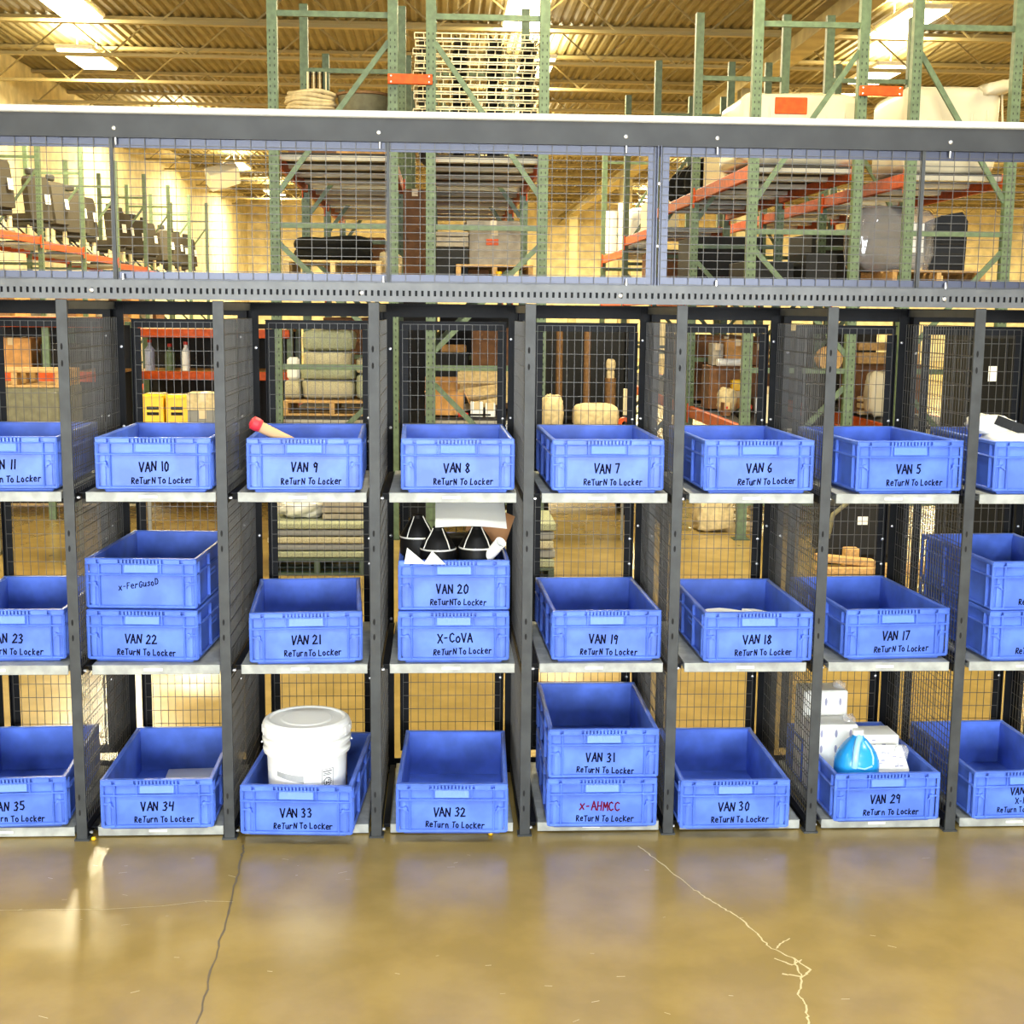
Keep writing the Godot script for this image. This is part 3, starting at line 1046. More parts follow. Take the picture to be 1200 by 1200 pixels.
func bin_things() -> void:
	# --- VAN 9: a rolled tan thing with a red tip leaning out at the left
	var t := thing("red_tipped_roll", "tan roll with a red tip lying out of the bin marked VAN 9", "roll", Vector3(-0.903, 1.424, -0.085))
	var g := Geo.new()
	var d := Vector3(0.20, -0.105, -0.05)
	g.cyl(Vector3(0, 0, 0), d, 0.019, 0.016, 16)
	obj("roll", g, M.tan, t)
	g = Geo.new()
	g.lathe([Vector2(0.021, 0), Vector2(0.0235, 0.012), Vector2(0.023, 0.03), Vector2(0.012, 0.037), Vector2(0.009, 0.030), Vector2(0.0, 0.030)], 16, Vector3(0.005, 0, 0), Basis(Quaternion(Vector3.UP, -d.normalized())))
	obj("tip", g, M.red_tip, t)
	# --- VAN 20: three black spouted bags, papers, card, a paper roll
	var by := SHELF[1] + 0.175 + 0.02
	var word := ["leftmost of three black spouted bags in the bin marked VAN 20", "middle one of three black spouted bags in the bin marked VAN 20", "black spouted bag below the white sheet, right of the other two"]
	var spot := [Vector3(-0.372, by, -0.20), Vector3(-0.300, by, -0.135), Vector3(-0.166, by, -0.14)]
	for i in 3:
		t = thing("black_bag", word[i], "bag", spot[i], [0.2, -0.1, 0.0][i], "black bags in the bin marked VAN 20")
		g = Geo.new()
		var hg: float = [0.300, 0.268, 0.272][i]
		g.lathe([Vector2(0.0, 0), Vector2(0.055, 0.0), Vector2(0.062, 0.05), Vector2(0.062, hg - 0.075), Vector2(0.056, hg - 0.062), Vector2(0.040, hg - 0.035), Vector2(0.022, hg - 0.012), Vector2(0.018, hg), Vector2(0.0, hg)], 24)
		obj("body", g, M.black, t)
		g = Geo.new()
		var pts := []
		for q: Array in [[0.062, hg - 0.072], [0.050, hg - 0.047], [0.034, hg - 0.024], [0.022, hg - 0.004]]:
			pts.append(Vector3(q[0] * 0.72, q[1], q[0] * 0.72))
		g.tube(pts, 0.0022, 6)
		obj("seam", g, M.chrome, t)
		g = Geo.new()
		pts = []
		for q: Array in [[0.063, hg - 0.072], [0.051, hg - 0.047], [0.034, hg - 0.024], [0.022, hg - 0.004]]:
			pts.append(Vector3(-q[0] * 0.72, q[1], q[0] * 0.72))
		g.tube(pts, 0.0020, 6)
		obj("seam", g, M.chrome, t)
		g = Geo.new()
		g.lathe([Vector2(0.0625, hg - 0.079), Vector2(0.0642, hg - 0.076), Vector2(0.0625, hg - 0.073)], 24)
		obj("band", g, M.chrome, t)
	g = Geo.new()
	var sh := []
	for a in 5:
		var row := []
		for b in 9:
			var u := b / 8.0
			var w := a / 4.0
			row.append(Vector3(-0.31 + 0.245 * u, 1.088 + 0.060 * w + 0.008 * sin(u * 3.0) - 0.010 * u * (1 - w), -0.03 - 0.24 * w - 0.03 * u))
		sh.append(row)
	g.grid(sh)
	var o := obj("paper_sheet", g, M.paper)
	tag(o, "curved white paper sheet lying over the black bags", "paper")
	g = Geo.new()
	g.rbox(Vector3.ZERO, Vector3(0.15, 0.13, 0.006), 0.001, Basis.from_euler(Vector3(-0.6, 0.3, -0.5)))
	o = obj("card_flap", g, M.card_brown, self, Vector3(-0.115, 1.070, -0.24))
	tag(o, "brown cardboard sheet leaning beside the white sheet in the bin marked VAN 20", "cardboard")
	g = Geo.new()
	var ax := Vector3(0.40, 0.62, 0.62).normalized()
	g.lathe([Vector2(0.018, -0.10), Vector2(0.020, 0.02), Vector2(0.018, 0.02), Vector2(0.016, -0.08)], 20, Vector3(0, 0, 0), Basis(Quaternion(Vector3.UP, ax)))
	o = obj("paper_roll", g, M.paper, self, Vector3(-0.095, 1.022, -0.06))
	tag(o, "rolled white paper with an open end in the right of the bin marked VAN 20", "paper")
	for i in 2:
		g = Geo.new()
		g.prism(PackedVector2Array([[Vector2(0, 0), Vector2(0.075, 0), Vector2(0.01, 0.055)], [Vector2(0, 0), Vector2(0.075, 0), Vector2(0.030, 0.045)]][i]), 0.001)
		o = obj("paper_corner", g, M.paper, self, [Vector3(-0.415, 0.962, -0.040), Vector3(-0.350, 0.962, -0.032)][i], -0.03)
		tag(o, ["white paper corner at the left end of the bin marked VAN 20", "white paper corner below the middle black bag"][i], "paper")
	g = Geo.new()
	g.blob(Vector3(0, 0.10, 0), Vector3(0.31, 0.20, 0.20), 0.4, 0.12, 19, 26)
	o = obj("black_cloth", g, M.black_soft, self, Vector3(-0.245, by, -0.36))
	tag(o, "crumpled black cloth behind the spouted bags in the bin marked VAN 20", "cloth")
	# --- VAN 18: white papers
	for i in 2:
		g = Geo.new()
		var q := []
		for a in 4:
			var row := []
			for b in 6:
				row.append(Vector3(-0.11 + 0.22 * b / 5.0, 0.010 * sin(b * 0.9 + i) + 0.035 * (a / 3.0), -0.14 * a / 3.0))
			q.append(row)
		g.grid(q)
		o = obj("paper_sheet", g, M.paper, self, [Vector3(0.775, 0.70, -0.18), Vector3(0.87, 0.71, -0.10)][i], [0.15, -0.3][i])
		tag(o, ["white paper sheet in the left of the bin marked VAN 18", "white paper sheet in the right of the bin marked VAN 18"][i], "paper", "papers in the bin marked VAN 18")
		g = Geo.new()
		g.rbox(Vector3(0, -0.045, -0.06), Vector3(0.16, 0.085, 0.13), 0.01)
		o = obj("paper_pad", g, M.paper, self, [Vector3(0.755, 0.70, -0.20), Vector3(0.895, 0.705, -0.14)][i], [0.1, -0.2][i])
		tag(o, ["thick white paper pad under the left sheet in the bin marked VAN 18", "thick white paper pad under the right sheet in the bin marked VAN 18"][i], "paper", "paper pads in the bin marked VAN 18")
	# --- VAN 34: papers on the floor of the bin
	g = Geo.new()
	g.rbox(Vector3(0, 0.004, 0), Vector3(0.21, 0.006, 0.28), 0.001)
	o = obj("paper_sheet", g, M.paper, self, Vector3(-1.22, 0.055, -0.42), 0.06)
	tag(o, "white papers lying flat inside the bin marked VAN 34", "paper")
	bucket()
	jug()
	# --- VAN 4: a white bag with a black strap
	t = thing("white_bag", "white plastic bag with a black strap bulging out of the bin at the top right", "bag", Vector3(1.80, 1.222, -0.20))
	g = Geo.new()
	g.blob(Vector3(0, 0.095, -0.02), Vector3(0.29, 0.19, 0.28), 0.45, 0.08, 4, 28)
	g.blob(Vector3(-0.11, 0.205, -0.10), Vector3(0.14, 0.07, 0.16), 0.7, 0.3, 9, 20)
	obj("body", g, M.white, t)
	g = Geo.new()
	var st := []
	for k in 12:
		var u := k / 11.0
		st.append(Vector3(-0.13 + 0.30 * u, 0.232 - 0.05 * sin(u * PI * 0.8), 0.02 + 0.04 * sin(u * PI)))
	for k in 11:
		g.bar(st[k], st[k + 1], 0.003, 0.034)
	obj("strap", g, M.black, t)


func bucket() -> void:
	var t := thing("bucket", "white plastic bucket with a ribbed lid standing in the bin marked VAN 33", "bucket", Vector3(-0.757, 0.053, -0.090), 0.1)
	var g := Geo.new()
	g.lathe([Vector2(0.0, 0), Vector2(0.126, 0), Vector2(0.131, 0.01), Vector2(0.138, 0.238), Vector2(0.150, 0.244), Vector2(0.152, 0.256), Vector2(0.141, 0.264), Vector2(0.141, 0.272), Vector2(0.152, 0.278), Vector2(0.154, 0.291), Vector2(0.142, 0.299), Vector2(0.142, 0.315)], 48)
	obj("body", g, M.white, t)
	g = Geo.new()
	g.lathe([Vector2(0.146, 0.303), Vector2(0.152, 0.306), Vector2(0.155, 0.318), Vector2(0.152, 0.342), Vector2(0.146, 0.352), Vector2(0.134, 0.357), Vector2(0.128, 0.356), Vector2(0.124, 0.352), Vector2(0.09, 0.3515), Vector2(0.085, 0.354), Vector2(0.0, 0.354)], 48)
	for i in 24:
		var a := TAU * i / 24
		g.box(Vector3(cos(a) * 0.153, 0.322, sin(a) * 0.153), Vector3(0.004, 0.026, 0.006), Basis(Vector3.UP, -a))
	obj("lid", g, M.white_lid, t)
	g = Geo.new()
	var hp := []
	for k in 15:
		var a := PI * k / 14.0
		hp.append(Vector3(0.155 * cos(a), 0.272 - 0.02 * sin(a), -0.158 * sin(a)))
	# a grey printed band and a small warning panel on the front
	for k in 8:
		var a0 := -PI / 2 - 0.85 + k * 0.095
		var a1 := a0 + 0.095
		var p := func(a: float, y: float) -> Vector3:
			return Vector3(cos(a), 0, -sin(a)) * (0.1312 + y * 0.0305) + Vector3(0, y, 0)
		g.quad(p.call(a0, 0.178 - k * 0.002), p.call(a1, 0.176 - k * 0.002), p.call(a1, 0.194 - k * 0.0008), p.call(a0, 0.196 - k * 0.0008))
	obj("printed_band", g, M.grey_print, t)
	g = Geo.new()
	var pan := func(x: float, y: float, w: float, h: float) -> void:
		for k in 2:
			var a0 := -PI / 2 + (x + w * k / 2.0) / 0.137
			var a1 := -PI / 2 + (x + w * (k + 1) / 2.0) / 0.137
			var r0 := 0.1313 + y * 0.0305
			var r1 := 0.1313 + (y + h) * 0.0305
			g.quad(Vector3(cos(a0) * r0, y, -sin(a0) * r0), Vector3(cos(a1) * r0, y, -sin(a1) * r0), Vector3(cos(a1) * r1, y + h, -sin(a1) * r1), Vector3(cos(a0) * r1, y + h, -sin(a0) * r1))
	for q: Array in [[0.050, 0.140, 0.0015, 0.064], [0.094, 0.140, 0.0015, 0.064], [0.050, 0.204, 0.0455, 0.0015], [0.054, 0.196, 0.036, 0.003], [0.054, 0.189, 0.030, 0.002], [0.054, 0.184, 0.034, 0.002]]:
		pan.call(q[0], q[1], q[2], q[3])
	for k in 16:
		var a := TAU * k / 16
		pan.call(0.072 + 0.014 * cos(a) - 0.003, 0.160 + 0.014 * sin(a) - 0.0015, 0.006, 0.003)
	for q: Array in [[0.066, 0.150, 0.004, 0.012], [0.071, 0.154, 0.009, 0.004], [0.074, 0.163, 0.006, 0.004]]:
		pan.call(q[0], q[1], q[2], q[3])
	obj("warning_label", g, M.ink, t)
	g = Geo.new()
	g.tube(hp, 0.003, 8)
	obj("handle", g, M.white_lid, t)
	var o := Geo.new()
	o.rbox(Vector3(0, 0.12, 0), Vector3(0.12, 0.24, 0.16), 0.012)
	var k2 := obj("brown_parcel", o, M.card, self, Vector3(-0.71, 0.054, -0.42), 0.2)
	tag(k2, "tan parcel behind the white bucket in the bin marked VAN 33", "parcel")


func jug() -> void:
	var t := thing("blue_jug", "translucent blue jug with a moulded handle in the bin marked VAN 29", "jug", Vector3(1.205, 0.053, -0.105), 0.05)
	var g := Geo.new()
	var p := []
	for pr: Array in [[0.055, 0.0, 0.055], [0.075, 0.004, 0.062], [0.078, 0.02, 0.066], [0.078, 0.165, 0.066], [0.076, 0.185, 0.064], [0.066, 0.212, 0.056], [0.050, 0.236, 0.044], [0.035, 0.254, 0.032], [0.021, 0.266, 0.021], [0.018, 0.276, 0.018]]:
		var row := []
		for k in 33:
			var a := TAU * k / 32
			row.append(Vector3(pr[0] * Geo.pw(cos(a), 0.75), pr[1], -pr[2] * Geo.pw(sin(a), 0.75)))
		p.append(row)
	g.grid(p)
	obj("body", g, M.jug, t)
	g = Geo.new()
	g.tube([Vector3(-0.030, 0.172, 0.060), Vector3(-0.030, 0.200, 0.066), Vector3(-0.026, 0.230, 0.060), Vector3(-0.014, 0.258, 0.040), Vector3(0.0, 0.270, 0.020)], 0.0115, 10)
	g.tube([Vector3(0.038, 0.180, 0.062), Vector3(0.040, 0.205, 0.054), Vector3(0.032, 0.232, 0.047), Vector3(0.016, 0.258, 0.030)], 0.0035, 8)
	g.tube([Vector3(-0.020, 0.172, 0.066), Vector3(0.005, 0.167, 0.068), Vector3(0.034, 0.176, 0.064)], 0.0035, 8)
	obj("handle", g, M.jug_grip, t)
	g = Geo.new()
	g.cyl(Vector3(0, 0.274, 0), Vector3(0, 0.292, 0), 0.021, 0.020, 20)
	obj("cap", g, M.white, t)
	# packs in clear film beside and behind it
	var list := [
		["tissue_pack", Vector3(1.312, 0.053, -0.12), Vector3(0.15, 0.205, 0.10), -0.03, "slanted white printed pack right of the blue jug", "box"],
		["tissue_pack", Vector3(1.315, 0.053, -0.27), Vector3(0.16, 0.235, 0.12), 0.02, "upright white printed box behind the slanted pack", "box"],
		["paper_pack", Vector3(1.165, 0.053, -0.30), Vector3(0.17, 0.265, 0.12), 0.05, "white wrapped pack just behind the blue jug", "pack"],
		["paper_pack", Vector3(1.165, 0.053, -0.44), Vector3(0.17, 0.355, 0.12), 0.03, "tallest white wrapped pack at the back of the bin marked VAN 29", "pack"],
	]
	var k := 0
	for q: Array in list:
		var o := thing(q[0], q[4], q[5], q[1], q[3], "packs in the bin marked VAN 29")
		var s: Vector3 = q[2]
		g = Geo.new()
		if k == 0:
			g.prism(PackedVector2Array([Vector2(0.05, 0), Vector2(0.05, 0.155), Vector2(-0.05, 0.212), Vector2(-0.06, 0)]), s.x, Vector3(-s.x / 2, 0, 0), Basis(Vector3(0, 0, 1), Vector3(0, 1, 0), Vector3(1, 0, 0)))
		else:
			g.rbox(Vector3(0, s.y / 2, 0), s, 0.006)
		obj("pack", g, M.white, o)
		g = Geo.new()
		rng.seed = 300 + k
		for i in (14 if k < 2 else 0):
			var c := Vector3(rng.randf_range(-0.42, 0.42) * s.x, rng.randf_range(0.62, 0.95) * s.y, s.z / 2 + 0.0006)
			if k == 0:
				var u := rng.randf_range(0.1, 0.9)
				c = Vector3(rng.randf_range(-0.42, 0.42) * s.x, 0.1565 + 0.056 * u, 0.05 - 0.10 * u)
			g.box(c, Vector3(rng.randf_range(0.006, 0.016), rng.randf_range(0.002, 0.005), 0.001 if k else 0.002))
		for i in (6 if k > 1 else 0):
			g.prism(oval(0.005, 0.015), 0.0006, Vector3(-0.055 + (i % 3) * 0.055, s.y * (0.88 if i < 3 else 0.66), s.z / 2 + 0.0003))
		obj("print", g, M.print, o)
		if k != 1:
			g = Geo.new()
			g.blob(Vector3(s.x * 0.40, s.y - 0.004, 0.0), Vector3(0.05, 0.055, 0.05), 0.8, 0.35, 50 + k, 14)
			obj("film_twist", g, M.film, o)
		k += 1
	var sc := Geo.new()
	sc.blob(Vector3.ZERO, Vector3(0.016, 0.014, 0.016), 0.8, 0.2, 3, 10)
	var y := obj("yellow_scrap", sc, M.yellow, self, Vector3(-1.482, 0.007, -0.005))
	tag(y, "tiny yellow scrap on the floor left of the papers bin", "scrap")
	y = put("yellow_scrap", y.mesh, M.yellow, self, Vector3(-0.115, 0.007, -0.01))
	tag(y, "tiny yellow scrap on the floor right of the bucket bin", "scrap")


# ---------------------------------------------------------------- pallet racks
var part := {}
const ORD := ["first", "second", "third", "fourth", "fifth", "sixth", "seventh", "eighth", "ninth", "tenth", "eleventh", "twelfth", "thirteenth", "fourteenth", "fifteenth", "sixteenth"]


func rack_parts() -> void:
	# upright: open section post with rows of holes on the face
	var g := Geo.new()
	g.rbox(Vector3(0, 0.5, 0.034), Vector3(0.076, 1.0, 0.004), 0.001)
	g.box(Vector3(-0.036, 0.5, 0), Vector3(0.004, 1.0, 0.068))
	g.box(Vector3(0.036, 0.5, 0), Vector3(0.004, 1.0, 0.068))
	part.post = g.mesh()
	g = Geo.new()
	for i in 60:
		var y := 0.9 + i * 0.0508
		for s: float in [-1.0, 1.0]:
			g.prism(PackedVector2Array([Vector2(-0.003, -0.010), Vector2(0.003, -0.010), Vector2(0.006, 0.004), Vector2(0.0, 0.010), Vector2(-0.006, 0.004)]), 0.0006, Vector3(s * 0.017, y, 0.0362))
	part.holes = g.mesh()
	g = Geo.new()
	g.box(Vector3(0, 0.004, 0), Vector3(0.13, 0.008, 0.12))
	part.foot = g.mesh()


func bar_mesh(w: float) -> ArrayMesh:
	var key := "bar%.2f" % w
	if not part.has(key):
		var g := Geo.new()
		var p := PackedVector2Array([Vector2(-0.07, 0.0), Vector2(-0.05, -0.035), Vector2(0.05, -0.035), Vector2(0.07, 0.0)])
		g.prism(p, w, Vector3(-w / 2, 0, 0), Basis(Vector3(0, 0, 1), Vector3(0, 1, 0), Vector3(1, 0, 0)))
		part[key] = g.mesh()
	return part[key]


func rack(label: String, xl: float, xr: float, zs: Array, high: float, levels: Array, fine: int, flip: bool, group := "pallet racks behind the lockers") -> Node3D:
	var xc := (xl + xr) / 2
	var w := xr - xl
	var t := thing("pallet_rack", label, "pallet rack", Vector3(xc, 0, zs[0]), 0.0, group)
	var first := true
	var k := 0
	for z: float in zs:
		var f := piece("upright_frame", t, Vector3(0, 0, z - zs[0]))
		for s: float in [-1.0, 1.0]:
			var po := put("post", part.post, M.green, f, Vector3(s * w / 2, 0, 0))
			po.scale.y = high
			put("foot_plate", part.foot, M.green_dark, f, Vector3(s * w / 2, 0, 0))
			if k < 2:
				stuff(put("post_holes", part.holes, M.post_hole, f, Vector3(s * w / 2, 0, 0)))
		for y: float in [0.3, 1.37, 2.46, 4.03]:
			var g := Geo.new()
			g.box(Vector3(0, y, 0), Vector3(w - 0.06, 0.042, 0.03))
			obj("brace", g, M.green, f)
		var sg := -1.0 if flip else 1.0
		for q: Array in [[3.84, 2.71], [2.32, 1.50], [1.24, 0.42]]:
			var g := Geo.new()
			var up: bool = q[0] > 3.0 or q[0] < 1.3
			var a: float = q[0] if up else q[1]
			var b: float = q[1] if up else q[0]
			g.bar(Vector3(sg * (w / 2 - 0.03), a, 0), Vector3(-sg * (w / 2 - 0.03), b, 0), 0.026, 0.040)
			obj("brace", g, M.green, f)
		k += 1
	for b in zs.size() - 1:
		var z0: float = zs[b] - zs[0] - 0.04
		var z1: float = zs[b + 1] - zs[0] + 0.04
		for y: float in levels[mini(b, levels.size() - 1)]:
			for s: float in [-1.0, 1.0]:
				var g := Geo.new()
				g.rbox(Vector3(0, -0.055, (z0 + z1) / 2), Vector3(0.042, 0.11, absf(z1 - z0)), 0.006)
				for e: float in [z0 - 0.01, z1 + 0.01]:
					g.rbox(Vector3(s * 0.028, -0.07, e), Vector3(0.012, 0.19, 0.07), 0.004)
				obj("beam", g, M.orange, t, Vector3(s * (w / 2 - 0.005), y, 0))
			var dg := Geo.new()
			dg.box(Vector3(0, -0.012, (z0 + z1) / 2), Vector3(w - 0.05, 0.02, absf(z1 - z0) - 0.1))
			obj("deck_board", dg, M.deck_dark, t, Vector3(0, y, 0))
			var pm := bar_mesh(w - 0.05)
			for i in 4:
				put("deck_bar", pm, M.deck_steel, t, Vector3(0, y - 0.022, z0 - 0.10 - i * 0.66))
	return t


func racks() -> void:
	rack_parts()
	var z4 := [-6.2, -8.64, -11.08, -13.52]
	var z5 := [-6.2, -8.64, -11.08, -13.52, -15.96]
	rack("green pallet rack holding black hoses and folded blankets, left of the wire deck rack", -1.57, -0.66, z4, 4.62, [[0.97, 2.06, 3.02]], 3, false)
	rack("green pallet rack carrying the pile of wire mesh decks", -0.37, 0.50, z4, 4.62, [[0.97, 2.06, 3.02]], 3, true)
	rack("green pallet rack with the long orange beam, right of the open aisle", 2.15, 2.98, z5, 4.62, [[0.92, 2.06, 2.98], [0.92, 2.06, 2.98], [0.92, 2.02, 2.80], [0.92, 2.02, 2.66]], 2, false)
	rack("rightmost green pallet rack, carrying the film-wrapped seat", 3.40, 4.20, z4, 4.62, [[0.92, 2.06, 2.94]], 2, true)
	var zf := []
	for i in 8:
		zf.append(-14.0 - i * 2.44)
	rack("long green pallet rack along the left wall with a row of grey seats on it", -7.2, -6.3, zf, 4.5, [[0.3, 1.5, 2.86], [0.3, 1.5, 2.80], [0.3, 1.45, 2.72], [0.3, 1.45, 2.64], [0.3, 1.4, 2.58], [0.3, 1.4, 2.54], [0.3, 1.4, 2.5]], 0, false)
	for q: Array in [[-0.528, 3.556, "orange row spacer left of the wire deck pile"], [3.115, 3.535, "orange row spacer between the two film-wrapped loads"]]:
		var g := Geo.new()
		g.rbox(Vector3.ZERO, Vector3(0.34, 0.075, 0.03), 0.004)
		var t := thing("row_spacer", q[2], "spacer", Vector3(q[0], q[1], -6.14))
		obj("bar", g, M.orange, t)
		g = Geo.new()
		for s: float in [-1.0, 1.0]:
			for y: float in [-0.022, 0.022]:
				dome(g, Vector3(s * 0.145, y, 0.015), Vector3(0, 0, 1), 0.008)
		obj("bolts", g, M.zinc, t)
	# low shelving seen through the left bays
	low_rack(Vector3(-3.95, 0, -7.2), 1.75, [1.74, 1.28, 0.75], "low green shelving with an orange top beam seen through the leftmost bay")
	low_rack(Vector3(-2.60, 0, -9.2), 1.60, [1.62, 1.20, 0.60], "low green shelving with an orange top beam behind the yellow crates")


func low_rack(at: Vector3, w: float, ys: Array, label: String) -> void:
	var t := thing("low_shelving", label, "shelving", at)
	for x: float in [-w / 2, 0.0 + w * 0.18, w / 2]:
		for z: float in [0.0, -0.8]:
			var g := Geo.new()
			g.rbox(Vector3(x, 0.84, z), Vector3(0.06, 1.68, 0.05), 0.004)
			obj("post", g, M.green, t)
	for y: float in ys:
		var g := Geo.new()
		g.rbox(Vector3(0, y - 0.05, 0.035), Vector3(w, 0.085, 0.035), 0.005)
		obj("beam", g, M.orange, t)
		g = Geo.new()
		g.box(Vector3(0, y - 0.02, -0.4), Vector3(w - 0.04, 0.025, 0.78))
		obj("shelf_board", g, M.wood, t)
	var g2 := Geo.new()
	g2.box(Vector3(0, 0.84, -0.84), Vector3(w, 1.64, 0.02))
	obj("back_panel", g2, M.black_soft, t)


# ---------------------------------------------------------------- goods on the racks
func one(called: String, g: Geo, m: Material, label: String, cat: String, at: Vector3, turn := 0.0, group := "") -> MeshInstance3D:
	var o := obj(called, g, m, self, at, turn)
	tag(o, label, cat, group)
	return o


func carton(label: String, at: Vector3, s: Vector3, turn: float, m: Material, open := false, mark: Material = null) -> void:
	var t := thing("carton", label, "box", at, turn)
	var g := Geo.new()
	if open:
		var q := 0.006
		g.span(Vector3(-s.x / 2, 0, s.z / 2 - q), Vector3(s.x / 2, s.y, s.z / 2))
		g.span(Vector3(-s.x / 2, 0, -s.z / 2), Vector3(s.x / 2, s.y, -s.z / 2 + q))
		g.span(Vector3(-s.x / 2, 0, -s.z / 2), Vector3(-s.x / 2 + q, s.y, s.z / 2))
		g.span(Vector3(s.x / 2 - q, 0, -s.z / 2), Vector3(s.x / 2, s.y, s.z / 2))
		g.span(Vector3(-s.x / 2, 0, -s.z / 2), Vector3(s.x / 2, q, s.z / 2))
		obj("body", g, m, t)
		g = Geo.new()
		g.box(Vector3(s.x / 2 + 0.03, s.y - 0.06, 0), Vector3(0.005, 0.15, s.z), Basis(Vector3(0, 0, 1), 0.45))
		obj("flap", g, m, t)
		g = Geo.new()
		g.box(Vector3(0, s.y + 0.05, -s.z / 2 - 0.03), Vector3(s.x, 0.12, 0.005), Basis(Vector3.RIGHT, -0.5))
		obj("flap", g, m, t)
	else:
		g.rbox(Vector3(0, s.y / 2, 0), s, 0.004)
		obj("body", g, m, t)
		if m == M.black_soft:
			return
		g = Geo.new()
		g.box(Vector3(0, s.y + 0.0005, 0), Vector3(0.05, 0.001, s.z + 0.002))
		g.box(Vector3(0, s.y - 0.03, s.z / 2 + 0.0005), Vector3(0.05, 0.06, 0.001))
		obj("tape", g, M.tape, t)
	if mark:
		g = Geo.new()
		g.box(Vector3(-s.x * 0.05, s.y * 0.62, s.z / 2 + 0.001), Vector3(s.x * 0.24, s.y * 0.17, 0.002))
		obj("sticker", g, mark, t)


func pallet(label: String, at: Vector3, w: float, d: float, m: Material, turn := 0.0) -> void:
	var t := thing("pallet", label, "pallet", at, turn)
	var b := Geo.new()
	b.rbox(Vector3.ZERO, Vector3(w, 0.018, 0.09), 0.003)
	var bm := b.mesh()
	var s := Geo.new()
	s.rbox(Vector3.ZERO, Vector3(0.04, 0.085, d), 0.003)
	var sm := s.mesh()
	for i in 3:
		put("stringer", sm, m, t, Vector3((i - 1) * (w / 2 - 0.02), 0.06, 0))
	var n := int(d / 0.13)
	for i in n:
		put("plank", bm, m, t, Vector3(0, 0.112, d / 2 - 0.045 - i * (d - 0.09) / (n - 1)))
	for i in 3:
		put("plank", bm, m, t, Vector3(0, 0.009, (d / 2 - 0.045) * (1 - i)))


func sack(called: String, label: String, cat: String, at: Vector3, s: Vector3, m: Material, e := 0.55, amp := 0.14, seed := 1, turn := 0.0) -> void:
	var g := Geo.new()
	g.blob(Vector3(0, s.y / 2, 0), s, e, amp, seed, 24)
	one(called, g, m, label, cat, at, turn)


func seat_proto() -> Node3D:
	var t := Node3D.new()
	var g := Geo.new()
	var p := PackedVector2Array()
	for q: Array in [[-0.24, 0.36], [0.24, 0.36], [0.25, 0.6], [0.24, 0.98], [0.20, 1.04], [-0.20, 1.04], [-0.24, 0.98], [-0.25, 0.6]]:
		p.append(Vector2(q[0], q[1]))
	g.prism(p, 0.11, Vector3(0, 0, 0.12), Basis(Vector3.RIGHT, -0.12))
	put("backrest", g.mesh(), M.seat, t)
	g = Geo.new()
	g.blob(Vector3(0, 0.40, -0.14), Vector3(0.50, 0.15, 0.54), 0.35, 0.02, 3, 20)
	put("seat_cushion", g.mesh(), M.seat, t)
	g = Geo.new()
	g.rbox(Vector3(0, 0.30, -0.10), Vector3(0.46, 0.07, 0.48), 0.01)
	g.rbox(Vector3(0, 0.035, -0.10), Vector3(0.50, 0.03, 0.50), 0.005)
	for x: float in [-0.17, 0.17]:
		g.bar(Vector3(x, 0.04, 0.10), Vector3(x, 0.30, -0.22), 0.03, 0.02)
	g.rbox(Vector3(0.27, 0.36, 0.02), Vector3(0.03, 0.20, 0.16), 0.01)
	put("base_frame", g.mesh(), M.seat_base, t)
	for x: float in [-0.2, 0.2]:
		g = Geo.new()
		g.rbox(Vector3(x, 0.16, 0.10), Vector3(0.07, 0.26, 0.05), 0.01)
		put("leg", g.mesh(), M.cream, t)
	g = Geo.new()
	g.blob(Vector3(0, 1.12, -0.02), Vector3(0.22, 0.11, 0.08), 0.5, 0.0, 1, 14)
	put("headrest", g.mesh(), M.seat_base, t)
	g = Geo.new()
	g.box(Vector3(0.12, 0.70, 0.20), Vector3(0.12, 0.16, 0.003), Basis(Vector3.RIGHT, -0.12))
	put("paper_tag", g.mesh(), M.paper, t)
	return t


func wheel(called: String, label: String, at: Vector3, r: float, w: float, t := Basis.IDENTITY) -> void:
	var g := Geo.new()
	var p := []
	for i in 13:
		var a := TAU * i / 12
		p.append(Vector2(r - w * 0.5 + 0.5 * w * cos(a) * 0.9, 0.5 * w * sin(a)))
	g.lathe(p, 28, Vector3.ZERO, t)
	one(called, g, M.rubber, label, "tyre", at)


